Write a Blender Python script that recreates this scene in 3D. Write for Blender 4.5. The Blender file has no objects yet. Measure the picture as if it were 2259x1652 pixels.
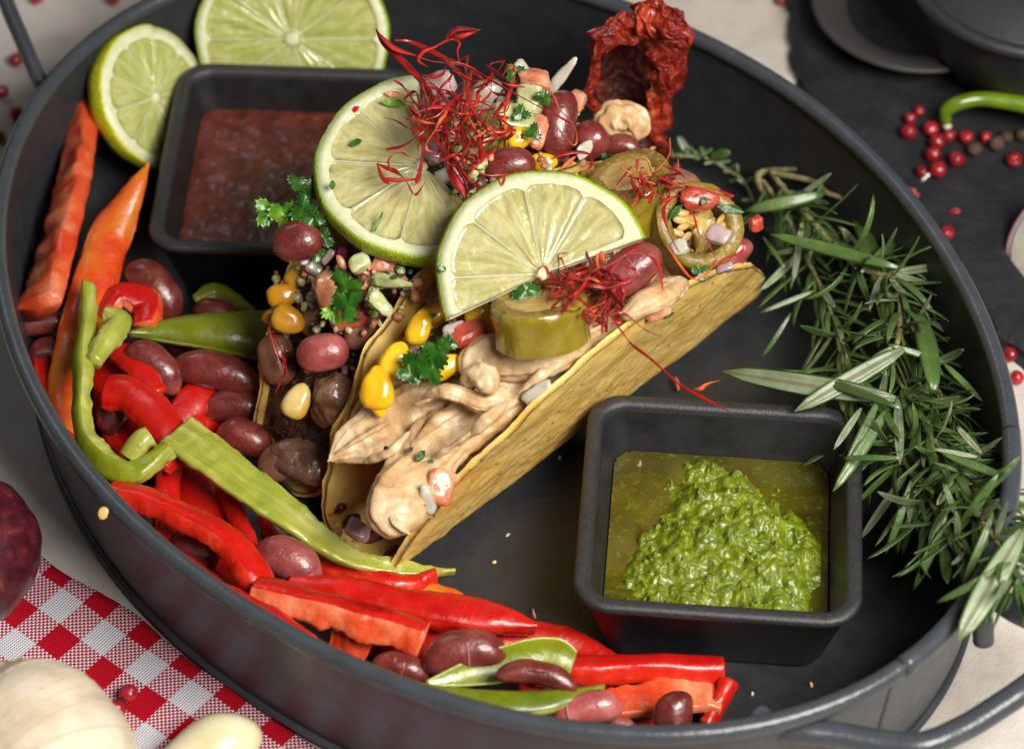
import bpy, bmesh, math, random
import numpy as np
from mathutils import Vector, Matrix, noise
random.seed(7); R8 = np.random.RandomState(5)
sc = bpy.context.scene
COL = sc.collection
# ------------------------------------------------------------------ units: 1 unit = 1 cm
sc.unit_settings.system = 'METRIC'; sc.unit_settings.scale_length = 0.01
# ------------------------------------------------------------------ camera
PITCH, DIST, TX, TY, FPX = math.radians(47.3), 89.34, .7224, 1.7876, 6190.0
FW = np.array([0, math.cos(PITCH), -math.sin(PITCH)]); RT = np.array([1., 0, 0]); UP = np.cross(RT, FW)
CAM = np.array([TX, TY, 0]) - DIST*FW
TOCAM = Vector((0, -math.cos(PITCH), math.sin(PITCH)))
cd = bpy.data.cameras.new('camera'); cam = bpy.data.objects.new('camera', cd); COL.objects.link(cam)
cam.location = CAM; cam.rotation_euler = (math.pi/2-PITCH, 0, 0)
cd.sensor_width = 36; cd.lens = FPX/2259*36; cd.clip_start = 1; cd.clip_end = 2000
cd.dof.use_dof = True; cd.dof.focus_distance = 82.5; cd.dof.aperture_fstop = 0.098
sc.camera = cam
# ------------------------------------------------------------------ world, lamps, exposure
w = bpy.data.worlds.new('World'); sc.world = w; w.use_nodes = True
bg = w.node_tree.nodes['Background']; bg.inputs[0].default_value = (.80, .80, .80, 1); bg.inputs[1].default_value = .055
def area(name, az, el, dist, sx, sy, power, col, target=(0, 0, 2)):
    l = bpy.data.lights.new(name, 'AREA'); l.shape = 'RECTANGLE'; l.size = sx; l.size_y = sy; l.energy = power; l.color = col
    o = bpy.data.objects.new(name, l); COL.objects.link(o)
    a, e = math.radians(az), math.radians(el); t = Vector(target)
    o.location = t+dist*Vector((math.cos(a)*math.cos(e), math.sin(a)*math.cos(e), math.sin(e)))
    o.rotation_euler = (t-o.location).to_track_quat('-Z', 'Y').to_euler()
    return o
area('key_softbox', -47, 51, 90, 46, 34, 150000, (1, .955, .89), (0, -4, 2))
area('back_fill', 125, 50, 220, 70, 60, 33000, (.93, .96, 1))  # weak fill lamp added from behind, not an actual window
sc.view_settings.view_transform = 'Standard'; sc.view_settings.look = 'None'; sc.view_settings.exposure = -.12; sc.view_settings.gamma = 1
sc.render.engine = 'CYCLES'
# ------------------------------------------------------------------ pixel (of a 2259 px wide photo) to a point at height z
def W(px, py, z=0.0):
    d = FW+RT*(px-1129.5)/FPX-UP*(py-826)/FPX
    return Vector(CAM+d*((z-CAM[2])/d[2]))
def proj(P):
    P = np.asarray(P, float); d = P-CAM; q = d@FW
    return np.stack([1129.5+FPX*(d@RT)/q, 826-FPX*(d@UP)/q], -1)
# ------------------------------------------------------------------ materials
def nt(name):
    m = bpy.data.materials.new(name); m.use_nodes = True
    N = m.node_tree.nodes; L = m.node_tree.links
    return m, N, L, N['Principled BSDF']
def ramp(N, L, src, stops, interp='LINEAR'):
    r = N.new('ShaderNodeValToRGB'); r.color_ramp.interpolation = interp
    e = r.color_ramp.elements
    while len(e) < len(stops): e.new(.5)
    for k, (p, c) in enumerate(stops):
        e[k].position = p; e[k].color = (c, c, c, 1) if isinstance(c, (int, float)) else (*c, 1)
    L.new(src, r.inputs[0]); return r.outputs[0]
def texco(N, L, scale=(1, 1, 1), kind='Object', rot=(0, 0, 0), shift=40):
    t = N.new('ShaderNodeTexCoord'); mp = N.new('ShaderNodeMapping'); mp.inputs['Scale'].default_value = scale; mp.inputs['Rotation'].default_value = rot
    oi = N.new('ShaderNodeObjectInfo'); vm = N.new('ShaderNodeVectorMath'); vm.operation = 'MULTIPLY_ADD'; vm.inputs[1].default_value = (shift,)*3   # each object its own patch of noise
    L.new(oi.outputs['Random'], vm.inputs[0]); L.new(t.outputs[kind], vm.inputs[2]); L.new(vm.outputs[0], mp.inputs[0]); return mp.outputs[0]
def nz(N, L, vec, scale, detail=3, rough=.55, dist=0):
    n = N.new('ShaderNodeTexNoise'); n.inputs['Scale'].default_value = scale; n.inputs['Detail'].default_value = detail
    n.inputs['Roughness'].default_value = rough; n.inputs['Distortion'].default_value = dist
    L.new(vec, n.inputs['Vector']); return n.outputs[0]
def vor(N, L, vec, scale, out='Distance', feat='F1'):
    n = N.new('ShaderNodeTexVoronoi'); n.inputs['Scale'].default_value = scale; n.feature = feat
    L.new(vec, n.inputs['Vector']); return n.outputs[out]
def mixc(N, L, f, a, b, mode='MIX'):
    m = N.new('ShaderNodeMix'); m.data_type = 'RGBA'; m.blend_type = mode
    for s, v in ((m.inputs[0], f), (m.inputs[6], a), (m.inputs[7], b)):
        if isinstance(v, (int, float)): s.default_value = v
        elif isinstance(v, tuple): s.default_value = (*v, 1)
        else: L.new(v, s)
    return m.outputs[2]
def mth(N, L, op, a, b=0.0, c=None):
    m = N.new('ShaderNodeMath'); m.operation = op
    for s, v in zip(m.inputs, (a, b, c)):
        if v is None: continue
        if isinstance(v, (int, float)): s.default_value = v
        else: L.new(v, s)
    return m.outputs[0]
def bump(N, L, b, h, strength, dist=.1, prev=None):
    n = N.new('ShaderNodeBump'); n.inputs['Strength'].default_value = strength; n.inputs['Distance'].default_value = dist
    L.new(h, n.inputs['Height'])
    if prev: L.new(prev, n.inputs['Normal'])
    L.new(n.outputs[0], b.inputs['Normal']); return n.outputs[0]
def setp(b, **k):
    nm = dict(col='Base Color', rough='Roughness', spec='Specular IOR Level', metal='Metallic', sss='Subsurface Weight', sscale='Subsurface Scale',
              coat='Coat Weight', crough='Coat Roughness', trans='Transmission Weight', ior='IOR', alpha='Alpha', sheen='Sheen Weight')
    for a, v in k.items():
        b.inputs[nm[a]].default_value = (*v, 1) if isinstance(v, tuple) else v
def sssr(b, w, r, s):
    b.inputs['Subsurface Weight'].default_value = w; b.inputs['Subsurface Radius'].default_value = r; b.inputs['Subsurface Scale'].default_value = s
def simple(name, stops, nscale=3, detail=4, rough=.4, bs=0, bsc=8, bd=.05, stretch=(1, 1, 1), sss=None, rn=None, kind='Object', rnd=0, **k):
    """noise coloured material: colour ramp on noise, optional bump, scattering, roughness noise, per-object hue shift"""
    m, N, L, b = nt(name); v = texco(N, L, stretch, kind)
    n = nz(N, L, v, nscale, detail); c = ramp(N, L, n, stops)
    if rnd:
        oi = N.new('ShaderNodeObjectInfo'); hs = N.new('ShaderNodeHueSaturation')
        L.new(mth(N, L, 'MULTIPLY_ADD', oi.outputs['Random'], rnd, 1-rnd/2), hs.inputs['Value']); L.new(c, hs.inputs['Color']); c = hs.outputs[0]
    L.new(c, b.inputs['Base Color']); setp(b, rough=rough, **k)
    if rn: L.new(ramp(N, L, nz(N, L, v, rn[0], 3), ((.35, rn[1]), (.65, rn[2]))), b.inputs['Roughness'])
    if bs: bump(N, L, b, nz(N, L, v, bsc, 4, .6), bs, bd)
    if sss: sssr(b, *sss)
    return m
M = {}
# table plaster
m, N, L, b = nt('table_plaster'); v = texco(N, L)
c = ramp(N, L, nz(N, L, v, .35, 6, .65), ((.3, (.46, .40, .345)), (.5, (.56, .51, .455)), (.72, (.63, .59, .54))))
c = mixc(N, L, ramp(N, L, nz(N, L, v, 2.6, 6, .75, .8), ((.60, 0.), (.74, .55))), c, (.36, .30, .25))
L.new(c, b.inputs['Base Color']); setp(b, rough=.75, spec=.25)
p = bump(N, L, b, nz(N, L, v, 1.6, 6, .7), .35, .25); bump(N, L, b, nz(N, L, v, 14, 4, .6), .25, .05, p); M['table'] = m
# slate
m, N, L, b = nt('black_slate'); v = texco(N, L)
c = ramp(N, L, nz(N, L, v, .8, 6, .6), ((.3, (.009, .009, .011)), (.7, (.026, .027, .032))))
c = mixc(N, L, ramp(N, L, nz(N, L, v, 5, 5, .8, .5), ((.64, 0.), (.76, .4))), c, (.09, .09, .10))
L.new(c, b.inputs['Base Color']); setp(b, rough=.6, spec=.4); bump(N, L, b, nz(N, L, v, 2.2, 8, .7), .6, .2); M['slate'] = m
# tray enamel
def enamel(name, ca, cb, rough, bs, bsc):
    m, N, L, b = nt(name); v = texco(N, L)
    c = ramp(N, L, nz(N, L, v, 1.2, 5, .6), ((.3, ca), (.7, cb))); L.new(c, b.inputs['Base Color'])
    L.new(ramp(N, L, nz(N, L, v, 2.5, 4, .7), ((.3, rough-.05), (.7, rough+.10))), b.inputs['Roughness']); setp(b, spec=.5)
    p = bump(N, L, b, nz(N, L, v, bsc, 2, .5), bs, .02); bump(N, L, b, nz(N, L, v, 1.3, 2), .08, .1, p); return m
M['enamel'] = enamel('grey_enamel', (.040, .046, .055), (.053, .060, .070), .38, .35, 9)
M['enamel_rim'] = enamel('rolled_rim_enamel', (.045, .051, .060), (.060, .067, .077), .24, .5, 8)
M['enamel_floor'] = enamel('dark_enamel_floor', (.021, .022, .025), (.032, .034, .037), .40, .6, 7)
M['iron'] = enamel('cast_iron', (.012, .012, .014), (.026, .026, .029), .42, .55, 11)
m, N, L, b = nt('cast_iron_rim'); v = texco(N, L)
c = ramp(N, L, nz(N, L, v, 6, 6, .75), ((.3, (.018, .018, .020)), (.62, (.034, .034, .037)), (.78, (.075, .072, .070))))
L.new(c, b.inputs['Base Color']); setp(b, rough=.42, spec=.6); bump(N, L, b, nz(N, L, v, 12, 4, .7), .55, .04); M['iron_rim'] = m
m2 = m.copy(); m2.name = 'lit_grey_iron'
for n_ in m2.node_tree.nodes:
    if n_.type == 'VALTORGB':
        for e_, c_ in zip(n_.color_ramp.elements, ((.03, .028, .027), (.055, .050, .047), (.085, .077, .072))): e_.color = (*c_, 1)
M['iron_lit'] = m2  # light caught by the dish flange, put into the colour as grey
# gingham
CA = math.radians(-44)
m, N, L, b = nt('gingham_cotton'); v = texco(N, L, shift=0)
sx = N.new('ShaderNodeSeparateXYZ'); L.new(v, sx.inputs[0]); X, Y = sx.outputs[0], sx.outputs[1]
def stripe(a, per, ph): return mth(N, L, 'LESS_THAN', mth(N, L, 'FRACT', mth(N, L, 'MULTIPLY_ADD', a, 1/per, ph)), .5)
u, t = stripe(X, 1.76, .42), stripe(Y, 1.92, .30)
TP = .080
def tri(a): return mth(N, L, 'PINGPONG', mth(N, L, 'MULTIPLY', a, 1/TP), .5)
iu = mth(N, L, 'FLOOR', mth(N, L, 'MULTIPLY', X, 1/TP)); iv = mth(N, L, 'FLOOR', mth(N, L, 'MULTIPLY', Y, 1/TP))
over = mth(N, L, 'LESS_THAN', mth(N, L, 'FRACT', mth(N, L, 'MULTIPLY', mth(N, L, 'ADD', iu, iv), .5)), .25)
f = N.new('ShaderNodeMix'); f.data_type = 'FLOAT'; L.new(over, f.inputs[0]); L.new(u, f.inputs[2]); L.new(t, f.inputs[3])
red = mixc(N, L, nz(N, L, v, 3, 3), (.50, .004, .016), (.58, .010, .025)); wh = mixc(N, L, nz(N, L, v, 3, 3), (.68, .67, .74), (.76, .75, .81))
hx, hy = mth(N, L, 'ABSOLUTE', mth(N, L, 'SINE', mth(N, L, 'MULTIPLY', X, math.pi/TP))), mth(N, L, 'ABSOLUTE', mth(N, L, 'SINE', mth(N, L, 'MULTIPLY', Y, math.pi/TP)))
h = mth(N, L, 'MULTIPLY', hx, hy)
c = mixc(N, L, f.outputs[0], wh, red)
L.new(c, b.inputs['Base Color']); setp(b, rough=.9, spec=.08); bump(N, L, b, h, .8, .05); M['cloth'] = m
# lime
m, N, L, b = nt('lime_peel'); v = texco(N, L)
c = ramp(N, L, nz(N, L, v, 1.1, 3), ((.3, (.22, .33, .012)), (.55, (.33, .43, .015)), (.75, (.48, .52, .03))))
vd = vor(N, L, v, 9); c = mixc(N, L, ramp(N, L, vd, ((.1, .5), (.45, 0.))), c, (.12, .24, .01))
L.new(c, b.inputs['Base Color']); setp(b, rough=.32, spec=.5); sssr(b, .15, (.3, .3, .05), .2); bump(N, L, b, vd, .5, .05); M['peel'] = m
m2 = m.copy(); m2.name = 'lime_peel_yellow'
for n_ in m2.node_tree.nodes:
    if n_.type == 'VALTORGB' and len(n_.color_ramp.elements) == 3:
        for e_, c_ in zip(n_.color_ramp.elements, ((.50, .54, .012), (.60, .62, .014), (.72, .70, .03))): e_.color = (*c_, 1)
M['peel_y'] = m2
M['pith'] = simple('lime_pith', ((.3, (.60, .64, .34)), (.7, (.76, .77, .54))), 5, rough=.45, bs=.3, bsc=12, bd=.04, sss=(.3, (.5, .5, .3), .25))
def pulp(name, ca, cb, cc):
    m, N, L, b = nt(name); t = N.new('ShaderNodeTexCoord'); s = N.new('ShaderNodeSeparateXYZ'); L.new(t.outputs['Object'], s.inputs[0])
    ang = mth(N, L, 'ARCTAN2', s.outputs[1], s.outputs[0]); r2 = mth(N, L, 'POWER', mth(N, L, 'ADD', mth(N, L, 'MULTIPLY', s.outputs[0], s.outputs[0]), mth(N, L, 'MULTIPLY', s.outputs[1], s.outputs[1])), .5)
    cb_ = N.new('ShaderNodeCombineXYZ'); L.new(mth(N, L, 'MULTIPLY', ang, 7.), cb_.inputs[0]); L.new(mth(N, L, 'MULTIPLY', r2, 1.15), cb_.inputs[1])
    n1 = nz(N, L, cb_.outputs[0], .9, 3, .5, .9); n2 = vor(N, L, cb_.outputs[0], 1.1, feat='DISTANCE_TO_EDGE')
    c = ramp(N, L, n1, ((.3, ca), (.5, cb), (.72, cc)))
    c = mixc(N, L, ramp(N, L, n2, ((0, .45), (.10, 0.))), c, cc)
    L.new(c, b.inputs['Base Color']); setp(b, rough=.16, spec=.5, coat=.6, crough=.06); sssr(b, .5, (.6, .6, .3), .35)
    p = bump(N, L, b, n2, .28, .10); bump(N, L, b, nz(N, L, t.outputs['Object'], 3.2, 3), .45, .12, p); return m
M['pulp'] = pulp('lime_pulp', (.42, .39, .14), (.50, .46, .20), (.64, .60, .33))
M['pulp_g'] = pulp('lime_pulp_green', (.34, .38, .08), (.43, .46, .13), (.58, .58, .26))
# tortilla
m, N, L, b = nt('corn_tortilla'); v = texco(N, L)
c = ramp(N, L, nz(N, L, v, .7, 4, .55), ((.25, (.70, .40, .075)), (.5, (.84, .55, .14)), (.75, (.90, .66, .24))))
c = mixc(N, L, ramp(N, L, nz(N, L, v, 3.2, 4, .7, .4), ((.64, 0.), (.76, .5))), c, (.34, .17, .035))
c = mixc(N, L, ramp(N, L, vor(N, L, nz(N, L, v, 3, 2) if 0 else v, 2.1), ((.10, .75), (.19, 0.))), c, (.30, .10, .03))
c = mixc(N, L, ramp(N, L, vor(N, L, v, 3.4), ((.14, .6), (.28, 0.))), c, (.85, .72, .40))
L.new(c, b.inputs['Base Color']); setp(b, rough=.42, spec=.4); sssr(b, .12, (.4, .25, .1), .2)
p = bump(N, L, b, nz(N, L, v, 2.2, 4, .6), .22, .12); p = bump(N, L, b, nz(N, L, v, 15, 3, .6), .35, .05, p); bump(N, L, b, vor(N, L, v, 3.2, feat='SMOOTH_F1'), .20, .10, p); M['tortilla'] = m
m3 = m.copy(); m3.name = 'corn_tortilla_dark'; M['tortilla_d'] = m3
# peppers
def skin(name, stops, ns=.8, **k): return simple(name, stops, ns, 3, rough=.30, bs=.35, bsc=4, bd=.07, sss=(.2, (.6, .08, .03), .3), coat=.25, crough=.16, rn=(2.5, .2, .45), rnd=.15, **k)
M['red_skin'] = skin('red_pepper_skin', ((.3, (.42, .004, .003)), (.7, (.62, .013, .006))))
M['or_skin'] = skin('orange_pepper_skin', ((.32, (.55, .03, .006)), (.5, (.62, .10, .008)), (.7, (.55, .22, .015))), .55)
M['gr_skin'] = skin('green_pepper_skin', ((.3, (.16, .20, .006)), (.7, (.27, .31, .012))))
M['gr_dark'] = skin('green_pepper_skin_dark', ((.3, (.10, .14, .004)), (.7, (.20, .22, .008))))
def flesh(name, stops, st=(1, 1, 1), sc_=1.6, ss=(.5, .15, .05)):
    return simple(name, stops, sc_, 5, rough=.3, bs=.5, bsc=5, bd=.06, sss=(.35, ss, .35), coat=.45, crough=.15, stretch=st, rnd=.12)
M['red_flesh'] = flesh('red_pepper_flesh', ((.30, (.56, .020, .010)), (.46, (.66, .08, .035)), (.62, (.74, .22, .11)), (.78, (.80, .45, .28))))
M['red_cut'] = flesh('red_pepper_cut_edge', ((.30, (.50, .006, .004)), (.60, (.66, .03, .010)), (.78, (.74, .16, .06))))
M['or_flesh'] = flesh('orange_pepper_flesh', ((.3, (.60, .035, .008)), (.5, (.70, .10, .03)), (.74, (.80, .34, .17))), (1, 1, 1), 1.0)
m, N, L, b = nt('green_pepper_flesh'); at_ = N.new('ShaderNodeAttribute'); at_.attribute_name = 'fib'; sp = N.new('ShaderNodeVectorMath'); sp.operation = 'MULTIPLY'; sp.inputs[1].default_value = (.30, 3., 3.); L.new(at_.outputs['Vector'], sp.inputs[0])
n_ = nz(N, L, sp.outputs[0], 1.1, 4, .6, .3); v = texco(N, L); c = ramp(N, L, n_, ((.3, (.30, .32, .03)), (.5, (.44, .44, .07)), (.72, (.64, .62, .26)))); c = mixc(N, L, ramp(N, L, nz(N, L, v, .7, 2), ((.4, 0.), (.65, .6))), c, (.20, .27, .02))
L.new(c, b.inputs['Base Color']); setp(b, rough=.26, coat=.5, crough=.12); sssr(b, .3, (.3, .35, .08), .3); p = bump(N, L, b, n_, .22, .1); bump(N, L, b, nz(N, L, v, 7, 4, .6), .4, .06, p); M['gr_flesh'] = m
# beans
def beanm(name, stops, rough=.18):
    m, N, L, b = nt(name); v = texco(N, L)
    c = ramp(N, L, nz(N, L, v, 1.3, 3, .5), stops)
    c = mixc(N, L, ramp(N, L, nz(N, L, v, 11, 3, .7), ((.60, 0.), (.75, .22))), c, (.55, .22, .2))
    oi = N.new('ShaderNodeObjectInfo'); hs = N.new('ShaderNodeHueSaturation')
    L.new(mth(N, L, 'MULTIPLY_ADD', oi.outputs['Random'], .5, .75), hs.inputs['Value']); L.new(c, hs.inputs['Color']); L.new(hs.outputs[0], b.inputs['Base Color'])
    setp(b, rough=rough, spec=.5, coat=.4, crough=.08); sssr(b, .2, (.5, .12, .1), .25); p = bump(N, L, b, nz(N, L, v, 2.5, 5, .65), .45, .12); L.new(ramp(N, L, nz(N, L, v, 3, 4), ((.35, .12), (.65, .42))), b.inputs['Roughness']); return m
M['bean'] = beanm('kidney_bean_skin', ((.25, (.085, .010, .009)), (.5, (.155, .024, .020)), (.75, (.26, .066, .050))))
M['bean_p'] = beanm('pale_kidney_bean_skin', ((.25, (.20, .030, .032)), (.5, (.30, .060, .056)), (.75, (.42, .14, .12))))
M['bean_b'] = beanm('brown_bean_skin', ((.25, (.12, .050, .028)), (.5, (.24, .11, .065)), (.75, (.38, .20, .12))))
M['hilum'] = simple('bean_hilum', ((.3, (.45, .16, .15)), (.7, (.58, .30, .27))), 6, rough=.35)
# fillings
M['corn'] = simple('corn_kernel_skin', ((.3, (.80, .40, .006)), (.55, (.90, .55, .015)), (.8, (.92, .70, .10))), .9, 2, rough=.2, bs=.2, bsc=3, bd=.08, sss=(.3, (.7, .45, .05), .3), coat=.5, crough=.08, rnd=.1)
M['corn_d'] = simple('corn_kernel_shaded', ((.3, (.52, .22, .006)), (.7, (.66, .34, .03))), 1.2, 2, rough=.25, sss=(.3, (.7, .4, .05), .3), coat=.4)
M['corn_p'] = simple('corn_kernel_pale', ((.3, (.62, .36, .04)), (.7, (.74, .60, .28))), 1.2, 2, rough=.2, bs=.3, bsc=5, sss=(.3, (.7, .5, .2), .3), coat=.6)
m, N, L, b = nt('cooked_chicken'); v = texco(N, L)
c = ramp(N, L, nz(N, L, v, 1.3, 5, .6, .3), ((.28, (.46, .25, .09)), (.46, (.68, .46, .24)), (.74, (.82, .67, .43))))
c = mixc(N, L, ramp(N, L, nz(N, L, v, 12, 4, .8), ((.66, 0.), (.74, .8))), c, (.34, .15, .06))
c = mixc(N, L, ramp(N, L, nz(N, L, v, .8, 4, .6), ((.50, 0.), (.66, .65))), c, (.62, .36, .14))
at_ = N.new('ShaderNodeAttribute'); at_.attribute_name = 'fib'; sp = N.new('ShaderNodeVectorMath'); sp.operation = 'MULTIPLY'; sp.inputs[1].default_value = (.9, 6., 6.); L.new(at_.outputs['Vector'], sp.inputs[0])
fn = nz(N, L, sp.outputs[0], 1.9, 6, .7, .5); c = mixc(N, L, ramp(N, L, fn, ((.34, .35), (.48, 0.))), c, (.56, .33, .16)); L.new(c, b.inputs['Base Color']); setp(b, rough=.34, spec=.5, coat=.3, crough=.2); sssr(b, .35, (.6, .35, .2), .3)
L.new(ramp(N, L, nz(N, L, v, 1.5, 3), ((.4, .14), (.6, .42))), b.inputs['Roughness'])
p = bump(N, L, b, fn, .40, .10); bump(N, L, b, nz(N, L, v, 9, 4, .6), .35, .04, p); M['chicken'] = m
M['chicken_d'] = simple('dark_glazed_meat', ((.3, (.09, .035, .018)), (.5, (.19, .09, .05)), (.72, (.36, .20, .13))), 1.5, 5, rough=.2, bs=.7, bsc=5, bd=.12, sss=(.2, (.4, .15, .08), .2), coat=.6, crough=.1)
M['fill'] = simple('mixed_filling', ((.3, (.12, .05, .02)), (.48, (.30, .14, .055)), (.6, (.45, .24, .10)), (.75, (.40, .10, .04))), 1.6, 6, rough=.25, bs=1, bsc=4, bd=.25, sss=(.15, (.4, .2, .1), .2), coat=.4)
M['fill_d'] = simple('dark_filling', ((.3, (.02, .008, .005)), (.5, (.06, .022, .012)), (.75, (.13, .05, .025))), 1.8, 6, rough=.25, bs=1, bsc=4, bd=.25, coat=.4)
def leafm(name, stops, sc_=3, rough=.3, bs=.6, bsc=6, tr=.15):
    return simple(name, stops, sc_, 4, rough=rough, bs=bs, bsc=bsc, bd=.05, sss=(tr, (.1, .3, .03), .15), coat=.3, crough=.15, rnd=.35)
M['parsley'] = leafm('parsley_blade', ((.3, (.012, .060, .005)), (.55, (.030, .125, .008)), (.75, (.08, .22, .016))), 1.6)
M['parsley_l'] = leafm('parsley_blade_light', ((.3, (.04, .16, .008)), (.55, (.12, .30, .015)), (.75, (.25, .42, .03))), 2.2)
M['rose_top'] = leafm('rosemary_upper', ((.3, (.036, .075, .016)), (.55, (.070, .13, .030)), (.75, (.13, .20, .05))), 2, .38, .6, 14, .08)
M['rose_under'] = leafm('rosemary_underside', ((.3, (.12, .17, .08)), (.55, (.21, .26, .15)), (.75, (.34, .39, .27))), 5, .6, .6, 14, .05)
M['rose_mid'] = simple('rosemary_midrib', ((.3, (.10, .10, .04)), (.7, (.20, .18, .09))), 5, rough=.6)
M['stem'] = simple('rosemary_stem_bark', ((.3, (.13, .09, .04)), (.55, (.25, .22, .10)), (.75, (.36, .36, .20))), 3, rough=.6, bs=.6, bsc=9, bd=.04)
M['stem_g'] = simple('green_herb_stem', ((.3, (.07, .16, .015)), (.7, (.18, .30, .04))), 3, rough=.4, sss=(.1, (.2, .3, .05), .1))
M['cuke'] = simple('cucumber_flesh', ((.3, (.42, .46, .16)), (.55, (.58, .60, .30)), (.75, (.70, .72, .48))), 2.2, 4, rough=.2, bs=.5, bsc=7, bd=.05, sss=(.4, (.5, .5, .25), .35), coat=.5)
M['cuke_skin'] = simple('cucumber_peel', ((.3, (.03, .13, .008)), (.7, (.12, .28, .02))), 3, rough=.25, coat=.4)
M['tomato'] = simple('tomato_flesh', ((.3, (.55, .12, .05)), (.5, (.70, .27, .14)), (.75, (.80, .45, .30))), 1.6, 5, rough=.25, bs=.8, bsc=9, bd=.05, sss=(.35, (.6, .2, .1), .3), coat=.5, rnd=.2)
M['tomato_r'] = simple('tomato_flesh_red', ((.3, (.42, .04, .02)), (.7, (.66, .14, .08))), 1.6, 5, rough=.22, bs=.6, bsc=8, sss=(.35, (.6, .15, .1), .3), coat=.5)
M['onion'] = simple('red_onion_flesh', ((.3, (.28, .12, .17)), (.48, (.44, .30, .31)), (.72, (.58, .50, .46))), .9, 3, rough=.2, bs=.3, bsc=4, sss=(.4, (.5, .4, .4), .3), coat=.5, rnd=.2)
M['onion_w'] = simple('white_onion_flesh', ((.3, (.42, .38, .30)), (.7, (.62, .60, .50))), 1.2, 3, rough=.22, bs=.3, bsc=4, sss=(.4, (.5, .45, .4), .3), coat=.4)
M['onion_pu'] = simple('purple_onion_skin', ((.3, (.13, .010, .04)), (.7, (.26, .03, .09))), 2, rough=.25, coat=.4)
m, N, L, b = nt('jalapeno_skin'); v = texco(N, L)
c = ramp(N, L, nz(N, L, v, .9, 3), ((.3, (.22, .155, .010)), (.55, (.32, .24, .018)), (.75, (.46, .40, .09)))); L.new(c, b.inputs['Base Color'])
setp(b, rough=.2, coat=.6, crough=.1); sssr(b, .45, (.6, .5, .08), .4); bump(N, L, b, nz(N, L, v, 3, 4), .4, .1); M['jal'] = m
M['jal_flesh'] = simple('jalapeno_flesh', ((.3, (.19, .11, .015)), (.55, (.28, .18, .03)), (.78, (.52, .40, .17))), 8, 5, rough=.4, bs=.6, bsc=13, bd=.04, sss=(.35, (.5, .35, .08), .3), coat=.15)
M['jal_pulp'] = simple('jalapeno_placenta', ((.3, (.50, .30, .06)), (.7, (.70, .52, .20))), 2, 4, rough=.2, bs=.5, bsc=6, sss=(.4, (.6, .4, .1), .3), coat=.5)
M['seed'] = simple('pepper_seed', ((.3, (.62, .34, .07)), (.7, (.78, .55, .22))), 3, rough=.3, sss=(.3, (.5, .4, .1), .15))
M['thr'] = [simple('chili_thread_'+n_, s_, 2.5, 3, rough=.32, bs=.4, bsc=10, sss=(.15, (.5, .05, .03), .1), coat=.3) for n_, s_ in (
    ('crimson', ((.3, (.22, .004, .006)), (.7, (.42, .012, .012)))), ('red', ((.3, (.40, .008, .008)), (.7, (.58, .03, .02)))), ('orange', ((.3, (.58, .04, .012)), (.7, (.80, .20, .06)))), ('dark', ((.3, (.12, .003, .006)), (.7, (.24, .008, .012)))))]
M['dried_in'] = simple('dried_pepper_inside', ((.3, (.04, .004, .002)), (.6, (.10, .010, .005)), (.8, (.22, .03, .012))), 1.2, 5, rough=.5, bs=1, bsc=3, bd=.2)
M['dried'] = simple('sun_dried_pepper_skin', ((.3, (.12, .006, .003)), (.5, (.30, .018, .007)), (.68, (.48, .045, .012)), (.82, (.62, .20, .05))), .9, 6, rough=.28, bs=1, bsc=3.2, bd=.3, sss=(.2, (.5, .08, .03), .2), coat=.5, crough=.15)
m, N, L, b = nt('green_pesto'); v = texco(N, L)
c = ramp(N, L, nz(N, L, v, 3, 6, .7), ((.28, (.055, .095, .002)), (.5, (.15, .20, .004)), (.72, (.30, .36, .012))))
c = mixc(N, L, ramp(N, L, nz(N, L, v, 16, 3, .7), ((.62, 0.), (.72, .7))), c, (.03, .09, .003))
L.new(c, b.inputs['Base Color']); setp(b, rough=.28, coat=.5, crough=.12); sssr(b, .25, (.2, .3, .02), .2)
p = bump(N, L, b, nz(N, L, v, 4.5, 5, .65), .55, .12); bump(N, L, b, nz(N, L, v, 18, 3), .3, .04, p); M['pesto'] = m
m, N, L, b = nt('olive_oil'); v = texco(N, L)
c = ramp(N, L, nz(N, L, v, .55, 3, .5, .3), ((.3, (.035, .026, .002)), (.55, (.075, .064, .003)), (.8, (.12, .12, .007))))
c = mixc(N, L, ramp(N, L, nz(N, L, v, 3.4, 6, .8), ((.54, 0.), (.66, .75))), c, (.13, .21, .006))
L.new(c, b.inputs['Base Color']); setp(b, rough=.04, coat=1., crough=.02, spec=.6); bump(N, L, b, nz(N, L, v, .8, 2), .25, .15); M['oil'] = m
m, N, L, b = nt('red_salsa'); v = texco(N, L)
c = ramp(N, L, nz(N, L, v, 1.4, 6, .7), ((.28, (.07, .012, .008)), (.5, (.16, .034, .022)), (.64, (.24, .055, .03)), (.78, (.38, .13, .06))))
L.new(c, b.inputs['Base Color']); setp(b, rough=.35, coat=.35, crough=.2); bump(N, L, b, nz(N, L, v, 3, 5, .6), .4, .12); M['salsa'] = m
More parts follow.
